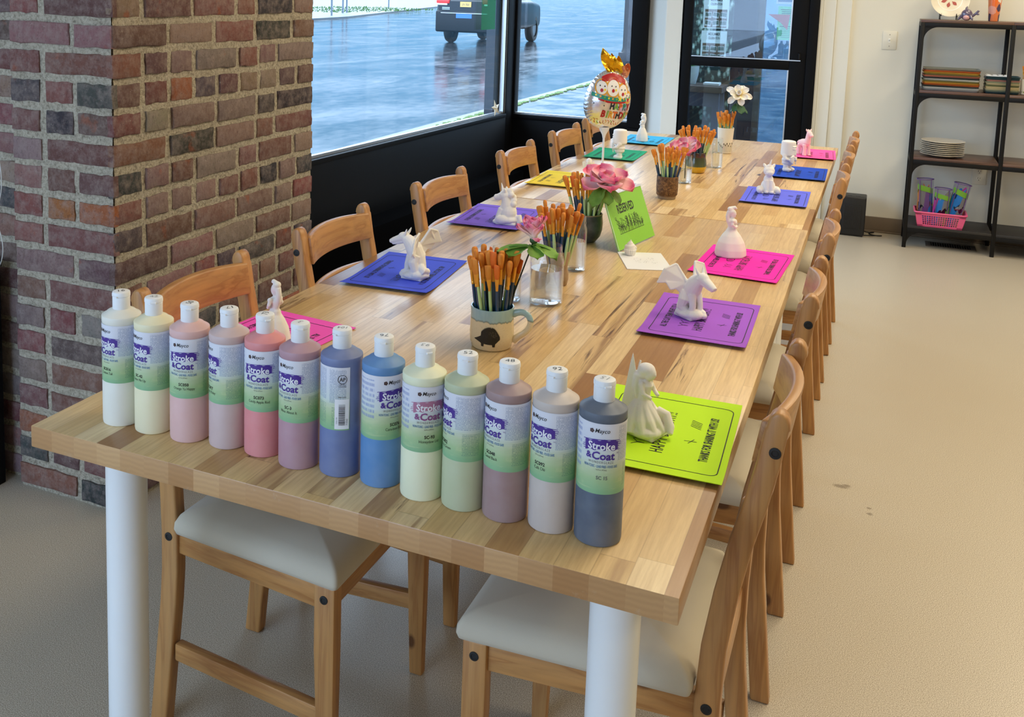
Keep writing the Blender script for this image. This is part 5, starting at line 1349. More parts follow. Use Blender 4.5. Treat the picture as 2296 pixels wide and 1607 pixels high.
def knight():
    b = MB()
    for s in (-1, 1):
        b.ell((.006, s * .014, .008), (.020, .0125, .009)); b.tube([(0, s * .012, .010), (0, s * .011, .034)], [.0115, .0110], 12)
        b.box(-.008, .020, s * .014 - .008, s * .014 + .008, 0, .004)
    b.lathe([(.018, .026), (.0255, .034), (.0245, .050), (.023, .064), (.018, .076), (.010, .080)], 28, M=Matrix.Scale(.86, 4, (1, 0, 0)))
    b.lathe([(.0250, .044), (.0268, .046), (.0268, .052), (.0250, .054)], 28, M=Matrix.Scale(.88, 4, (1, 0, 0)))
    # helmet: big drum, with eye slot and cheek guard
    b.lathe([(.024, .066), (.0300, .069), (.0308, .074), (.0292, .122), (.0275, .1275), (.0180, .1300), (.002, .1305)], 44)
    b.box(.026, .0325, -.014, .014, .104, .1075); b.box(.026, .0322, -.014, .014, .096, .0985)
    b.box(.026, .0318, -.003, .003, .072, .096)
    for s in (-1, 1):
        b.ell((0, s * .024, .068), (.012, .0100, .0115)); b.tube([(0, s * .027, .066), (.010, s * .030, .054), (.022, s * .020, .050)], [.0075, .0072, .0062], 12); b.ell((.024, s * .018, .050), (.007, .007, .0075))
    plate(b, [(.029, -.030, .066), (.031, -.006, .070), (.031, -.004, .050), (.030, -.014, .032), (.028, -.028, .044)], .006)
    b.tube([(.026, .018, .030), (.026, .018, .092)], [.0024, .0018], 8); b.bar((.026, .008, .058), (.026, .028, .058), .004, .004)
    return b
def pony():
    b = MB()
    for s in (-1, 1):
        b.tube([(.016, s * .010, .050), (.018, s * .011, .026), (.018, s * .012, .004)], [.0100, .0075, .0092], 12); b.tube([(-.022, s * .010, .048), (-.024, s * .011, .026), (-.024, s * .012, .004)], [.0110, .0078, .0092], 12)
        b.box(.010, .028, s * .012 - .007, s * .012 + .007, 0, .004); b.box(-.033, -.016, s * .012 - .007, s * .012 + .007, 0, .004)
    b.ell((-.003, 0, .056), (.034, .0185, .0190)); b.tube([(.018, 0, .058), (.026, 0, .080), (.030, 0, .100)], [.0165, .0120, .0105], 14)
    b.ell((.033, 0, .104), (.0145, .0115, .0120)); b.tube([(.036, 0, .103), (.050, 0, .096)], [.0100, .0075], 12); b.ell((.051, 0, .096), (.0065, .0080, .0070))
    for s in (-1, 1): b.tube([(.026, s * .007, .113), (.024, s * .012, .121), (.024, s * .014, .126)], [.0045, .0040, .0012], 8)
    for k in range(5): b.ell((.022 - .003 * k, 0, .116 - .010 * k), (.0065, .0050, .0080))
    b.tube([(-.036, 0, .062), (-.046, 0, .054), (-.048, .003, .034)], [.006, .0065, .003], 10)
    return b
def fairy():
    b = MB(); rings = []; n = 60
    b.ell((-.002, .0, .010), (.040, .034, .013)); b.ell((.012, -.010, .010), (.030, .026, .013)); b.box(-.030, .036, -.026, .026, 0, .008)
    for k in range(9):     # swirling skirt folds
        a = -2.4 + k * .55
        b.tube([(.0, .0, .060), (.012 * cos(a), .012 * sin(a), .044), (.026 * cos(a + .15), .024 * sin(a + .15), .026), (.040 * cos(a + .30), .036 * sin(a + .30), .008)], [.009, .0095, .0100, .0060], 10)
    b.tube([(.020, .012, .040), (.034, .018, .034), (.046, .012, .018), (.052, .004, .010)], [.008, .009, .008, .004], 12)
    b.tube([(0, 0, .055), (.002, 0, .070), (.004, 0, .084), (.004, 0, .092)], [.0130, .0098, .0125, .0065], 14)
    for s in (-1, 1): b.ell((.003, s * .012, .086), (.0055, .0055, .0055)); b.tube([(.003, s * .013, .086), (.010, s * .016, .072), (.022, s * .010, .066)], [.0045, .0040, .0034], 10)
    b.ell((.010, 0, .104), (.0115, .0100, .0120)); b.ell((.004, 0, .109), (.0150, .0130, .0110)); b.ell((.020, 0, .103), (.003, .0022, .0026))
    for k in range(4): b.ell((.0 - .004 * k, 0, .105 - .006 * k), (.012, .012, .009))
    for k in range(5): b.tube([(-.008 + .004 * k, -.008 + .004 * k, .100), (-.010 + .004 * k, -.010 + .004 * k, .078), (-.006 + .003 * k, -.010 + .004 * k, .060)], [.0055, .0050, .003], 8)
    # tall blade wings behind the back
    for s, h in ((-1, .136), (1, .118)):
        plate(b, [(-.008, s * .004, .066), (-.012, s * .008, h * .8), (-.016, s * .012, h), (-.020, s * .013, h * .86), (-.026, s * .016, .070), (-.030, s * .022, .034), (-.016, s * .012, .030)], .0042)
    return b
def angel():
    b = MB(); b.lathe([(.016, 0), (.0165, .004), (.013, .022), (.009, .036), (.006, .042)], 24); b.ell((0, 0, .051), (.009, .0085, .0105)); b.ell((-.002, 0, .055), (.0095, .009, .009))
    for s in (-1, 1):
        b.tube([(.002, s * .007, .036), (.009, s * .006, .029), (.012, s * .001, .033)], [.003, .003, .0025], 8)
        plate(b, [(-.005, s * .003, .036), (-.009, s * .014, .052), (-.011, s * .020, .050), (-.009, s * .017, .030), (-.006, s * .006, .024)], .0034)
    return b
def cupcake():
    b = MB(); n = 64
    b.stack([[(r * (1 + .05 * cos(16 * t)) * cos(t), r * (1 + .05 * cos(16 * t)) * sin(t), z) for t in [2 * pi * i / n for i in range(n)]] for z, r in ((0, .0125), (.001, .0132), (.016, .0172), (.0175, .0168))])
    pts = []; rr = []
    for k in range(60):
        t = k / 59; a = t * 2 * pi * 2.6; pts.append((.0118 * (1 - t) ** .8 * cos(a), .0118 * (1 - t) ** .8 * sin(a), .019 + .020 * t)); rr.append(.0052 * (1 - t) + .0020)
    b.tube(pts, rr, 12); b.ell((0, 0, .020), (.0155, .0155, .008)); b.ell((0, 0, .030), (.008, .008, .010)); b.tube([(0, 0, .036), (.001, 0, .044)], [.004, .0008], 8)
    return b
def make_figures():
    figure('white bisque fairy with tall wing standing on the lime green card', fairy(), .905, .448, -20, .0012)
    figure('white bisque winged dragon with raised wings on the violet card', dragon(), .870, 1.112, -38, .0011, 1.07)
    figure('white bisque lady in a wide ball gown on the hot pink card', lady(), .874, 1.729, 15, .0013)
    figure('white bisque sitting baby unicorn on the periwinkle card', baby_unicorn(), .869, 2.761, -75, .0015, .97)
    figure('white bisque knight in drum helmet on the royal blue card', knight(), .891, 3.313, -25, .0015)
    figure('bisque pony coloured with pink bounce, standing on the bright pink card', pony(), .921, 3.830, -50, .0015, 1.0, mat=plain('pink bounce bisque', (246, 212, 214), .75))  # bounce from the pink card is put into the pony's colour
    figure('white bisque lady, only her head and shoulders show above the paint bottles', lady(base=.036), .150, .500, 160, .0013, .97)
    figure('white bisque winged dragon looking to the pillar on the blue card', dragon(), .192, 1.085, 176, .0011, 1.1)
    figure('white bisque sitting unicorn with thick mane on the purple card', unicorn(), .190, 1.775, 186, .0013, .98)
    figure('small white bisque angel behind the pink bloom by the balloon stick', angel(), .200, 2.700, -60, .0014, 1.25, z=.0)
    figure('white bisque stout knight beside the balloon on the emerald card', knight(), .196, 3.220, 190, .0015, 1.02)
    figure('white bisque slim lady at the far corner on the turquoise card', lady(base=.030), .162, 3.830, 170, .0015, .99)
    figure('white bisque swirled cupcake on the small white card', cupcake(), .622, 1.588, 0, .0008, 1.0, z=.0024)

# ------------------------------------------------------------------ balloon on a stick
def make_balloon():
    t = thing('foil_balloon', 'silver Happy Birthday foil balloon with gold ears on a clear stick', 'balloon', (.228, 2.80, TZ))
    c = V((.008, 0, .308)); Wd, Tk, Ht = .096, .062, .122
    yaw = radians(-24.5 + 58); wx = V((cos(yaw), sin(yaw), 0)); nx = V((sin(yaw), -cos(yaw), 0)); tilt = rot('Y', 8)
    n = NT('printed silver foil'); co = n.coord(); u = n.uv(); x, y, z = n.sep(u)
    r2 = n.ma('ADD', n.ma('MULTIPLY', x, x), n.ma('MULTIPLY', y, y))
    ang = n.ma('ARCTAN2', y, x); wr = n.ma('MULTIPLY', n.ma('SINE', n.ma('ADD', n.ma('MULTIPLY', ang, 44.0), n.ma('MULTIPLY', n.noise(co, 40.0, 2.0), 9.0))), n.rng(r2, .5, 1.0, 0.0, .45))
    foil = n.done(n.bsdf(col=lin((226, 226, 228)), rough=.22, metal=.75, nrm=n.bump(n.ma('ADD', wr, n.ma('MULTIPLY', n.noise(co, 26.0, 3.0), 1.0)), .4, .003)))
    def surf(p, q, side=1, o=0.0):
        r = min(1.0, p * p + q * q); d = Tk * (1 - r) ** .62 * side + o * side
        w = p * Wd * (1 - .10 * q); h = q * Ht
        return c + tilt @ (wx * w + nx * d + V((0, 0, h)))
    b = MB(); nr, na = 12, 48
    for side in (1, -1):
        vs = []; fs = []; uv = []
        for i in range(nr + 1):
            rr = sin(pi / 2 * i / nr)
            for k in range(na):
                a = 2 * pi * k / na; cr = 1.0; vs.append(surf(rr * cos(a) / cr, rr * sin(a) / cr, side)); uv.append((rr * cos(a), rr * sin(a)))
        for i in range(nr):
            for k in range(na):
                k2 = (k + 1) % na; f = (i * na + k, i * na + k2, (i + 1) * na + k2, (i + 1) * na + k); fs.append(f if side < 0 else tuple(reversed(f)))
        b.add(vs, fs, 0, None, uv)
    cols = [foil, plain('print red', (176, 30, 34), .3), plain('print gold', (222, 160, 50), .3), plain('print teal', (32, 140, 120), .3), plain('print white', (236, 232, 224), .3), plain('print yellow', (238, 214, 60), .3), plain('print black', (34, 44, 48), .3), plain('print orange', (226, 108, 40), .3), plain('print green', (120, 170, 60), .3)]
    def disc(p, q, r, mi, o, ry=None, n=20): b.add([surf(p, q, 1, o)] + [surf(p + r * cos(2 * pi * k / n), q + (ry or r) * sin(2 * pi * k / n), 1, o) for k in range(n)], [(0, 1 + k, 1 + (k + 1) % n) for k in range(n)], mi)
    def band(fn0, fn1, mi, o, n=20, p0=-.9, p1=.9):
        b.sheet(lambda s, v: surf(p0 + (p1 - p0) * s, fn0(p0 + (p1 - p0) * s) * (1 - v) + fn1(p0 + (p1 - p0) * s) * v, 1, o), n, 3, mi)
    band(lambda p: .66 - .30 * p * p, lambda p: .90 - .55 * p * p, 1, .0008, 20, -.55, .55)
    for p, q, r in ((-.52, .40, .21), (-.05, .44, .26), (.42, .36, .22), (.72, .18, .14)):
        disc(p, q, r + .05, 2, .0009, r + .07); disc(p, q, r, 4, .0013, r); disc(p, q - .08, .06, 1, .0017); disc(p - .08, q + .06, .025, 6, .0017); disc(p + .10, q + .06, .025, 6, .0017); disc(p + .12, q - .05, .04, 5, .0017)
    band(lambda p: .02 + .10 * p * p, lambda p: .15 + .10 * p * p, 3, .0011, 24, -.85, .85); band(lambda p: -.05 + .16 * p * p, lambda p: .015 + .11 * p * p, 1, .0010, 24, -.6, .6)
    for k in range(9): disc(-.7 + .17 * k, .10 + .10 * (-.7 + .17 * k) ** 2, .035, (5, 2, 8)[k % 3], .0016)
    st = [(.30 + (.13 if k % 2 == 0 else .055) * cos(pi / 2 + k * pi / 5), .13 + (.12 if k % 2 == 0 else .05) * sin(pi / 2 + k * pi / 5)) for k in range(10)]
    b.add([surf(.30, .13, 1, .0020)] + [surf(p, q, 1, .0020) for p, q in st], [(0, 1 + k, 1 + (k + 1) % 10) for k in range(10)], 5)
    def word(w, p0, q0, size, cs, adv):
        for i, ch in enumerate(w): b.text(ch, (lambda i: lambda x, y: surf(p0 + adv * i + x, q0 + .10 * (p0 + adv * i) * 0 + y, 1, .0019))(i), size, cs[i % len(cs)], .9, .04)
    word('HAPPY', .02, -.24, .30, [6, 8, 7, 3, 1], .19); word('BIRTHDAY', -.26, -.54, .32, [1, 8, 2, 7, 6], .155)
    r = random.Random(5)
    for k in range(16): disc(r.uniform(-.75, .7), r.uniform(-.25, .0), .022, r.choice((6, 1, 2)), .0012)
    for k in range(10):
        p = -.55 + .11 * k; b.sheet(lambda s, v: surf(p + .09 * cos(s * 4 + k) * (1 - .4 * s) * .8 + .015 * v, -.72 + .07 * sin(s * 4 + k) + .015 * v, 1, .0012), 10, 1, (2, 7, 8, 1)[k % 4])
    b.build('foil_body', cols, t, ang=60)
    gold = plain('gold foil', (226, 176, 40), .18, .9); pinkf = plain('pink gold foil', (222, 150, 110), .18, .85)
    for k, (p, q, az, L, mt) in enumerate(((-.16, .93, -22, .100, gold), (.04, .95, -14, .074, gold), (.22, .90, -4, .070, gold), (.42, .80, 22, .060, pinkf))):
        base = surf(p, q, 1, -.004); bb = MB(); ax = wx * sin(radians(az)) + V((0, 0, cos(radians(az)))); sd = wx * cos(radians(az)) - V((0, 0, sin(radians(az))))
        bb.sheet(lambda s, v: base + ax * (L * s) + sd * ((v - .5) * .044 * sin(pi * (.18 + .80 * s))) + nx * (.007 * sin(s * 7 + v * 5 + k)), 10, 5, 0, .0008)
        bb.build('foil_ear', mt, t, ang=30)
    clr = m_pane('clear stick plastic', (.93, .95, .97, 1), .05); cw = plain('milky plastic', (226, 228, 232), .25)
    b = MB(); b.tube([(0, 0, .004), (.0, 0, .165)], .0045, 12); b.build('stick', cw, t)
    b = MB(); b.lathe([(.005, .150), (.008, .164), (.020, .186), (.022, .196), (.020, .196), (.006, .168)], 24, cap=(False, False)); b.build('balloon_cup', cw, t)
    b = MB(); b.lathe([(.034, 0), (.035, .003), (.030, .006), (.008, .009), (.006, .016)], 32); b.build('foot', cw, t)

# ------------------------------------------------------------------ right hand wall
def make_shelves():
    t = thing('shelving_unit', 'black metal shelving unit with dark walnut shelves by the cream wall', 'shelves', (1.411, 5.495, 0))
    fr = M['blackm']; wd = m_pine('dark walnut board', 0, (98, 70, 60), (66, 46, 40)); bk = plain('black board', (38, 36, 36), .5)
    D = .33; X = [0, .467, .955]
    for i, x in enumerate(X):
        for y in (0, D - .022):
            b = MB(); b.box(x, x + .022, y, y + .022, 0, 1.356); b.build('post', fr, t, bev=.002)
    Z = [.138, .555, .956, 1.372]
    for j, z in enumerate(Z):
        for i in range(2):
            x0, x1 = X[i] + .022, X[i + 1]
            if j == 3: x0, x1 = (X[i] if i == 0 else X[i] + .011), X[i + 1] + (.011 if i == 0 else .022)
            b = MB(); b.box(x0, x1, .001, D - .001, z - .016, z); b.build('shelf_board', bk if j == 0 else wd, t, bev=.0015)
            for y0 in (0, D - .02): b = MB(); b.box(X[i] + .022, X[i + 1], y0, y0 + .02, z - .042, z - .0165); b.build('cross_bar', fr, t, bev=.0015)
        # curved corner gusset
        zz = z - .042; R = .075; pts = [(.022, zz), (.022, zz - R)] + [(.022 + R - R * cos(a), zz - R + R * sin(a)) for a in [pi / 2 * k / 10 for k in range(1, 11)]]
        b = MB(); b.prism(pts, 1, .004, .010); b.build('corner_bracket', fr, t)
        for x in (X[0], X[2]):
            b = MB(); b.box(x + .002, x + .020, .022, D - .022, z - .04, z - .0165); b.build('side_bar', fr, t)
    Z = [z + .0005 for z in Z]
    # plate on a wire stand
    st = thing('plate_stand', 'black wire stand holding the painted plate on the top shelf', 'stand', (1.560, 5.70, Z[3]))
    wire = plain('black wire', (18, 17, 17), .4)
    for dx in (-.045, .045):
        b = MB(); b.tube([(dx, .055, .0), (dx, .02, .16)], .0025, 6); b.tube([(dx, .02, .16), (dx * .9, -.02, .03), (dx * .9, -.045, .022), (dx * .9, -.055, .036)], .0025, 6); b.tube([(dx, -.02, .03), (dx, -.06, .0)], .0025, 6); b.build('leg', wire, st)
    b = MB(); b.tube([(-.045, .0, .09), (.045, .0, .09)], .0025, 6); b.build('cross_wire', wire, st)
    pm = Matrix.Translation((0, 0, 0))
    p = tag(None, None) if False else None
    b = MB(); b.lathe([(.05, .004), (.066, .002), (.085, .010), (.105, .016), (.106, .019), (.084, .014), (.066, .007), (.002, .007)], 56)
    for k in range(6):
        a = k * 1.047 + .3; q = [(.014 * cos(a) , .014 * sin(a))] + [(.018 * cos(a) + .032 * s * cos(a) - w * .010 * sin(pi * s) * sin(a), .018 * sin(a) + .032 * s * sin(a) + w * .010 * sin(pi * s) * cos(a)) for w, ss in ((1, (.1, .3, .5, .7, .9, 1.0)), (-1, (.9, .7, .5, .3, .1))) for s in ss]
        b.add([(x, y, .0078) for x, y in q], [tuple(range(len(q)))], 1)
    for k in range(60):
        a0, a1 = k * 2 * pi / 60, (k + 1) * 2 * pi / 60; b.add([(.064 * cos(a0), .064 * sin(a0), .0076), (.068 * cos(a0), .068 * sin(a0), .0084), (.068 * cos(a1), .068 * sin(a1), .0084), (.064 * cos(a1), .064 * sin(a1), .0076)], [(0, 1, 2, 3)], 2)
    for k in range(14):
        a = k * 2 * pi / 14; b.add([(.094 * cos(a) + .0025 * cos(m * 1.05), .094 * sin(a) + .0025 * sin(m * 1.05), .0156) for m in range(6)], [tuple(range(6))], 3)
    o = b.build('plate', [plain('cream glaze plate', (222, 212, 190), .3), plain('brick red brush', (170, 66, 58), .4), plain('white ring', (240, 238, 230), .3), plain('taupe dot', (150, 138, 120), .5)])
    o.location = (1.560, 5.690, Z[3] + .118); o.rotation_euler = (radians(76), 0, radians(8)); tag(o, 'cream plate painted with red leaves standing on the top shelf', 'plate')
    # whale
    w = thing('whale_figurine', 'glossy purple whale figurine with pink belly on the top shelf', 'figurine', (1.648, 5.545, Z[3]), radians(-20))
    pur = plain('purple glaze', (92, 80, 104), .15, coat=.6)
    b = MB(); b.ell((0, 0, .034), (.031, .030, .034)); b.tube([(-.002, 0, .062), (-.004, 0, .074), (.0, 0, .086)], [.010, .006, .001], 10)
    for s in (-1, 1): b.tube([(s * .024, -.012, .028), (s * .034, -.018, .012), (s * .040, -.022, .002)], [.008, .007, .002], 8)
    b.tube([(.024, .004, .026), (.040, .004, .036), (.048, .004, .046)], [.010, .007, .005], 10); b.tube([(.046, .004, .044), (.060, .004, .058), (.066, .004, .060)], [.006, .007, .001], 8); b.tube([(.046, .004, .042), (.060, .0, .040), (.068, -.002, .036)], [.006, .007, .001], 8)
    b.build('body', pur, w, remesh=.0015)
    b = MB(); b.ell((.002, -.008, .022), (.021, .024, .021)); b.build('belly', plain('pink glaze', (226, 176, 172), .2), w)
    # tumbler
    n = NT('patterned tumbler'); co = n.coord(); v = n.node('ShaderNodeTexVoronoi', {'Vector': n.scale(co, (1, 1, .7)), 'Scale': 34.0}).outputs['Color']; q = n.sep(v)[0]; zz = n.sep(co)[2]
    col = n.ramp(q, [(.0, lin((70, 56, 84))), (.22, lin((214, 120, 70))), (.5, lin((216, 150, 130))), (.68, lin((228, 110, 40))), (.84, lin((222, 214, 200)))], 'CONSTANT')
    b = MB(); b.lathe([(.024, 0), (.0265, .002), (.0385, .165), (.0385, .170), (.0365, .170), (.026, .012), (.01, .008)], 36)
    o = b.build('tumbler', n.done(n.bsdf(col=col, rough=.25))); o.location = (1.790, 5.60, Z[3]); tag(o, 'tall tumbler with orange and purple patches on the top shelf', 'tumbler')
    # trays
    def tray(w, d, h, mat):
        b = MB(); R = lambda e, z: [(x, y, z) for x, y in rrect(w + e, d + e, .014, 4)]
        b.stack([R(-.016, 0), R(-.010, .001), R(0, h), R(.002, h + .0005), R(-.003, h + .0012), R(-.014, .0035), R(-.10, .003)])
        return b
    tm = {'clear grey': (128, 128, 116), 'orange': (196, 100, 52), 'olive': (124, 122, 74), 'salmon': (196, 116, 96), 'dark grey': (52, 58, 62), 'white': (206, 208, 204), 'mustard': (196, 152, 64), 'pale grey': (168, 172, 172), 'teal': (54, 82, 88), 'dusty pink': (190, 134, 124), 'cream': (220, 204, 160), 'moss': (108, 116, 82), 'pale green': (158, 164, 138)}
    ordn = ['bottom', 'second', 'third', 'fourth', 'fifth', 'sixth', 'seventh', 'eighth', 'ninth', 'tenth', 'eleventh', 'twelfth', 'thirteenth']
    seq = ['pale grey', 'white', 'dark grey', 'orange', 'mustard', 'olive', 'white', 'dark grey', 'salmon', 'olive', 'mustard', 'orange', 'clear grey']
    for i, cn in enumerate(seq):
        o = tray(.30, .20, .0115, None).build('tray', plain(cn + ' tray', tm[cn], .3), ang=50); o.location = (1.596 + .003 * sin(i * 2.3), 5.612, Z[2] + .0098 * i); o.rotation_euler = (0, 0, .012 * sin(i * 1.7))
        tag(o, ('%s tray, topmost of the long tray stack' % cn) if i == 12 else ('%s tray, %s%s in the long tray stack' % (cn, ordn[i], '' if i == 0 else ' from the bottom')), 'tray', 'long trays stacked on the second shelf')
    seq = ['teal', 'pale green', 'cream', 'cream', 'moss', 'cream', 'pale green', 'dusty pink', 'teal', 'teal']
    for i, cn in enumerate(seq):
        o = tray(.176, .15, .0110, None).build('tray', plain(cn + ' tray', tm[cn], .3), ang=50); o.location = (1.862 + .002 * sin(i * 2.9) if False else 1.772 + .002 * sin(i * 2.9) + .09, 5.600, Z[2] + .0098 * i)
        tag(o, ('%s small tray, topmost of the short stack beside the post' % cn) if i == 9 else ('%s small tray, %s%s in the short stack beside the post' % (cn, ordn[i], '' if i == 0 else ' from the bottom')), 'tray', 'small trays stacked beside the post')
    b = MB(); zt = 0.0
    b.stack([[(x, y, z) for x, y in rrect(.13 + e, .085 + e, .012, 4)] for z, e in ((0, -.004), (.010, 0), (.0115, -.002), (.0105, -.006))])
    for i in range(4):
        for j in range(2): b.lathe([(.0095, .0106), (.0125, .0145), (.0132, .0145), (.0112, .009), (.004, .0112)], 16, M=Matrix.Translation((-.046 + .031 * i, -.02 + .04 * j, 0)))
    o = b.build('paint_palette', plain('white plastic palette', (232, 234, 236), .3)); o.location = (1.838, 5.585, Z[2] + .0098 * 9 + .0045); tag(o, 'white plastic paint palette with round wells atop the small trays', 'palette')
    # cup of brushes at the frame edge
    c = thing('cup', 'white cup with green leaf sprigs holding brushes on the second shelf', 'cup', (1.990, 5.60, Z[2]))
    n = NT('sprig print'); co = n.coord(); v = n.voro(n.scale(co, (1, 1, .5)), 44.0); f = n.noise(co, 50.0, 2.0)
    b = MB(); b.lathe([(.026, 0), (.029, .002), (.031, .088), (.0300, .09), (.028, .086), (.026, .01), (.01, .008)], 32); b.build('cup_body', n.done(n.bsdf(col=n.mix(n.ma('MULTIPLY', n.rng(v, .12, .18, 1, 0), n.rng(f, .45, .5)), lin((226, 224, 214)), lin((130, 150, 70))), rough=.3)), c)
    fill_brushes(1.990, 5.60, Z[2] - TZ + .010, .015, Z[2] - TZ + .088, .022, 10, 21, ('leaf sprig cup', 0), Z[2] - TZ + .175, .5, ['wood', 'mint'], .1)
    # plates
    ordp = ['bottom', 'second from the bottom', 'third from the bottom', 'fourth from the bottom', 'fourth from the top', 'third from the top', 'second from the top', 'topmost']
    pg = plain('stoneware white', (214, 204, 186), .3)
    for i in range(8):
        b = MB(); b.lathe([(.062, 0), (.070, .0005), (.098, .012), (.118, .0165), (.1195, .018), (.118, .0195), (.095, .0145), (.068, .004), (.002, .004)], 56)
        o = b.build('plate', pg); o.location = (1.588 + .002 * sin(i * 2.1), 5.615 + .002 * cos(i), Z[1] + .0112 * i)
        tag(o, 'off white dinner plate, %s of the plate stack' % ordp[i], 'plate', 'dinner plates stacked on the third shelf')
    # pink basket
    k = thing('basket', 'pink plastic lattice basket on the bottom shelf', 'basket', (1.605, 5.585, Z[0]))
    pk = plain('pink plastic', (226, 92, 138), .4)
    w0, d0, w1, d1, h = .235, .15, .272, .185, .088
    b = MB(); R = lambda w, d, z: [(x, y, z) for x, y in rrect(w, d, .02, 4)]
    b.stack([R(w0, d0, 0), R(w0 + .001, d0 + .001, .003), R(w0 - .02, d0 - .02, .003)])
    def wall(p0, p1, q0, q1, cols, rows):
        """lattice between bottom edge p0-p1 and top edge q0-q1"""
        p0, p1, q0, q1 = map(V, (p0, p1, q0, q1)); P = lambda u, v: p0.lerp(p1, u).lerp(q0.lerp(q1, u), v)
        for i in range(cols + 1): b.bar(P(.12 + .76 * i / cols, .0), P(.12 + .76 * i / cols, 1), .0035, .0025, up=(q0 - p0).cross(p1 - p0))
        for j in range(rows + 1): b.bar(P(0, .14 + .66 * j / rows), P(1, .14 + .66 * j / rows), .0035, .0025, up=(0, 0, 1))
        for u0, u1, v0, v1 in ((0, .12, 0, 1), (.88, 1, 0, 1), (0, 1, 0, .14), (0, 1, .80, 1)):
            nn = (p1 - p0).cross(q0 - p0).normalized() * .0016; vs = [P(u, v) + nn * s for s in (1, -1) for u, v in ((u0, v0), (u1, v0), (u1, v1), (u0, v1))]
            b.add(vs, [(0, 1, 2, 3), (7, 6, 5, 4), (0, 4, 5, 1), (1, 5, 6, 2), (2, 6, 7, 3), (3, 7, 4, 0)])
    A = [(-w0 / 2, -d0 / 2, 0), (w0 / 2, -d0 / 2, 0), (w0 / 2, d0 / 2, 0), (-w0 / 2, d0 / 2, 0)]; B = [(-w1 / 2, -d1 / 2, h), (w1 / 2, -d1 / 2, h), (w1 / 2, d1 / 2, h), (-w1 / 2, d1 / 2, h)]
    for i in range(4): wall(A[i], A[(i + 1) % 4], B[i], B[(i + 1) % 4], 16 if i % 2 == 0 else 10, 5)
    b.build('basket_body', pk, k, smooth=False)
    b = MB(); b.tube([(x, y, h) for x, y in rrect(w1 + .008, d1 + .008, .02, 5)] + [(w1 / 2 + .004, d1 / 2 - .016, h)], .0048, 8); b.build('rim', pk, k)
    vin = m_pane('clear vinyl', (.93, .93, .96, 1), .03)
    def bag(label, x, y, r, z0, h, lean, cs, seed):
        o = thing('kit_bag', label, 'bag', (x, y, z0), 0, 'clear vinyl kit bags in the pink basket'); o.rotation_euler = (0, radians(lean), 0)
        rr = random.Random(seed); b = MB(); n = 28
        fr_ = lambda a, z: (r * (1 + .06 * sin(3 * a + seed)) * cos(a), r * .80 * (1 + .06 * cos(2 * a)) * sin(a), z)
        b.sheet(lambda s, v: fr_(2 * pi * s, h * v), n, 6, 0, .0004); b.build('vinyl', vin, o, ang=80)
        b = MB(); b.tube([fr_(2 * pi * i / 28, h) for i in range(29)], .0028, 7); b.tube([fr_(4.1, h * i / 6) for i in range(7)], .0024, 7); b.tube([fr_(5.6, h * i / 6) for i in range(7)], .0022, 7); b.build('binding', plain('purple binding', (104, 74, 136), .5), o)
        b = MB(); mats = [plain('felt ' + nm, c_, .8) for nm, c_ in cs]
        for i in range(16):
            a = 2 * pi * i / 8 + seed + .4 * (i // 8); h0 = h * (.02 if i < 8 else rr.uniform(.3, .5)); hh = h * rr.uniform(.28, .48); q = .94 - .05 * (i // 8)
            b.sheet(lambda s, v: tuple(p * q if j < 2 else p for j, p in enumerate(fr_(a + .86 * s + .3 * v, h0 + hh * v + .012 * sin(5 * s + i)))), 6, 4, (i * 3 + i // 8) % len(mats), .0012)
        b.build('craft_pieces', mats, o, ang=60)
        b = MB(); b.sheet(lambda s, v: tuple(p * .95 if j < 2 else p for j, p in enumerate(fr_(3.6 + 2.4 * s, h * (.78 + .12 * v - .1 * s)))), 10, 2, 0, .001); b.build('strap', plain('lime strap', (126, 190, 50), .6), o)
    zb = Z[0] + .004
    C = dict(blue=('blue', (20, 128, 206)), org=('orange', (214, 130, 60)), lim=('lime', (120, 180, 60)), pnk=('pink', (216, 60, 150)), gry=('grey', (130, 130, 130)), pur=('purple', (110, 70, 140)), yel=('yellow', (216, 196, 90)))
    bag('clear vinyl kit bag with orange and blue felt, against the shelf post', 1.524, 5.60, .046, zb, .270, -3, [C['blue'], C['org'], C['pur'], C['yel'], C['gry']], 1)
    bag('rolled clear vinyl kit bag with lime strap, in the middle of the basket', 1.602, 5.575, .047, zb, .225, 2, [C['gry'], C['blue'], C['lim'], C['pnk'], C['gry']], 2)
    bag('tilted clear vinyl kit bag with broad blue strip at the basket end', 1.668, 5.595, .046, zb, .265, 10, [C['blue'], C['gry'], C['pnk'], C['blue'], C['yel']], 3)

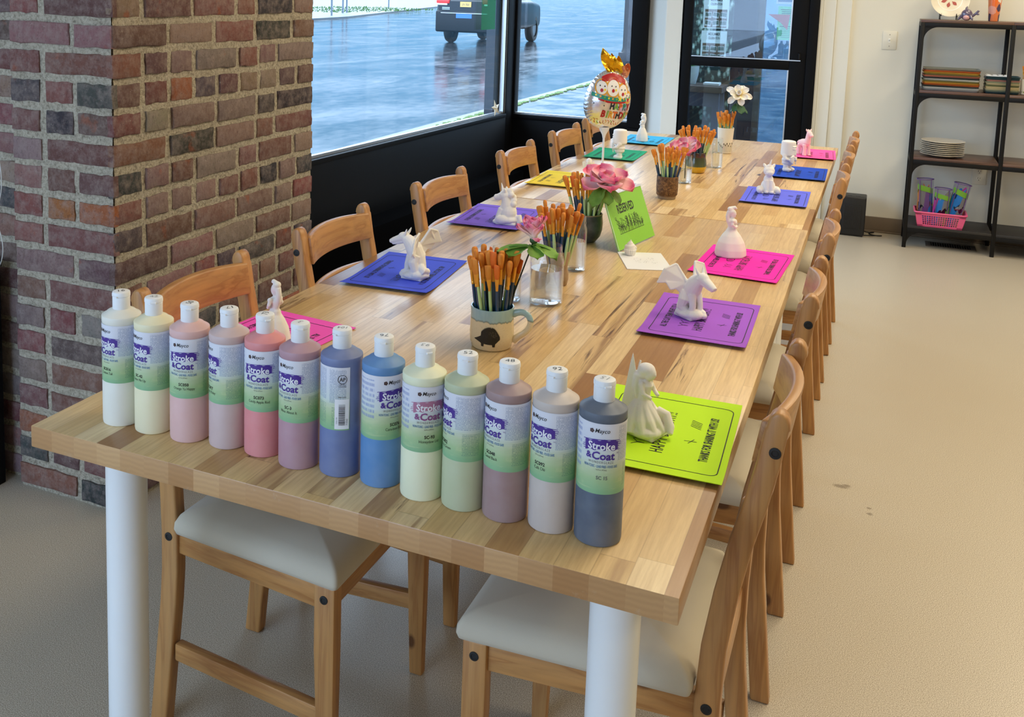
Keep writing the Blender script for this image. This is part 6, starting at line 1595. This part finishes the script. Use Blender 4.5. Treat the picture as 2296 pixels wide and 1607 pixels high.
def make_wall_things():
    pl = plain('almond plastic', (224, 218, 200), .4)
    s = thing('light_switch', 'almond toggle light switch plate on the cream wall', 'switch', (1.252, 5.856, 1.229))
    b = MB(); b.box(-.041, .041, -.006, 0, -.058, .058); b.build('cover_plate', pl, s, bev=.003)
    b = MB(); b.box(-.006, .006, -.008, -.005, -.013, .013); b.add([(-.004, -.006, -.008), (.004, -.006, -.008), (.004, -.018, .006), (-.004, -.018, .006), (-.004, -.006, .006), (.004, -.006, .006)], [(0, 1, 2, 3), (3, 2, 5, 4), (0, 3, 4), (1, 5, 2)]); b.build('toggle', plain('white toggle', (240, 238, 228), .3), s, smooth=False)
    for z in (-.036, .036): b = MB(); b.lathe([(.003, 0), (.003, .001), (.001, .0012)], 10, M=Matrix.Translation((0, -.006, z)) @ Matrix.Rotation(pi / 2, 4, 'X')); b.build('screw', plain('dull screw', (150, 144, 130), .4, .5), s)
    s = thing('wall_outlet', 'almond wall outlet low on the wall behind the shelving', 'outlet', (1.815, 5.856, .425))
    b = MB(); b.box(-.04, .04, -.006, 0, -.058, .058); b.build('cover_plate', pl, s, bev=.003)
    for z in (-.022, .022):
        b = MB(); b.lathe([(.016, 0), (.016, .002), (.015, .0025)], 20, M=Matrix.Translation((0, -.006, z)) @ Matrix.Rotation(pi / 2, 4, 'X')); r_ = b.build('receptacle', pl, s)
        b = MB(); b.box(-.007, -.005, -.0092, -.0084, z + .0, z + .009); b.box(.005, .007, -.0092, -.0084, z + .001, z + .008); b.box(-.002, .002, -.0092, -.0084, z - .009, z - .005); b.build('slots', plain('slot black', (20, 18, 16), .6), r_)
    h = thing('space_heater', 'small black ceramic space heater on the floor by the wall', 'heater', (1.045, 5.63, 0))
    hb = plain('heater black', (22, 22, 24), .45)
    b = MB(); b.box(0, .152, .006, .15, .008, .252); b.build('body', hb, h, bev=.008, seg=3)
    b = MB(); b.box(.024, .128, .0, .008, .05, .20)
    b.build('grille', mottled('grille mesh', (40, 40, 42), (14, 14, 15), 260, .5), h, bev=.002)
    b = MB()
    for i in range(12): b.box(.028 + .0082 * i, .031 + .0082 * i, -.002, .001, .052, .198)
    b.build('grille_bars', plain('grille bar', (30, 30, 32), .4), h)
    b = MB()
    for x in (.04, .09): b.box(x, x + .028, .05, .07, .252, .2545)
    b.build('top_controls', plain('control grey', (60, 60, 62), .4), h)
    b = MB(); b.box(.01, .142, .02, .14, 0, .008); b.build('foot', hb, h)
    b = MB(); b.tube(bez((1.19, 5.74, .02), (1.23, 5.77, .0), (1.28, 5.84, .005), (1.235, 5.80, .004), 14) + bez((1.235, 5.80, .004), (1.20, 5.74, .004), (1.27, 5.70, .004), (1.30, 5.735, .004), 14)[1:] + bez((1.30, 5.735, .004), (1.25, 5.72, .004), (1.1, 5.62, .004), (1.02, 5.69, .004), 16)[1:] + bez((1.02, 5.69, .004), (.99, 5.73, .004), (1.0, 5.8, .02), (1.03, 5.825, .05), 8)[1:], .0034, 8)
    tag(b.build('power_cord', M['rubber']), 'black power cord looping on the floor around the space heater', 'cord')
    g = thing('floor_register', 'brown metal floor register beneath the shelving unit', 'vent', (1.545, 5.60, 0))
    gm = plain('brown register', (84, 74, 64), .5)
    b = MB(); b.box(0, .275, 0, .012, 0, .005); b.box(0, .275, .118, .13, 0, .005); b.box(0, .03, .012, .118, 0, .005); b.box(.245, .275, .012, .118, 0, .005); b.build('frame', gm, g, bev=.001)
    b = MB(); b.box(.03, .245, .012, .118, .0, .0012); b.build('duct_opening', plain('duct dark', (10, 10, 10), .9), g)
    b = MB()
    for i in range(16): b.box(.036 + .0133 * i, .040 + .0133 * i, .012, .118, .001, .0045)
    b.build('louvres', gm, g)
make_bottles(); make_cards(); make_sign(); make_cups(); make_flowers()
make_figures(); make_balloon(); make_shelves(); make_wall_things()
for k_, o_ in list(BRUSH.items()):
    if k_ != 'hair':
        if not o_['_used']:
            for c_ in list(o_.children): bpy.data.objects.remove(c_)
            bpy.data.objects.remove(o_)
        elif '_used' in o_.keys(): del o_['_used']
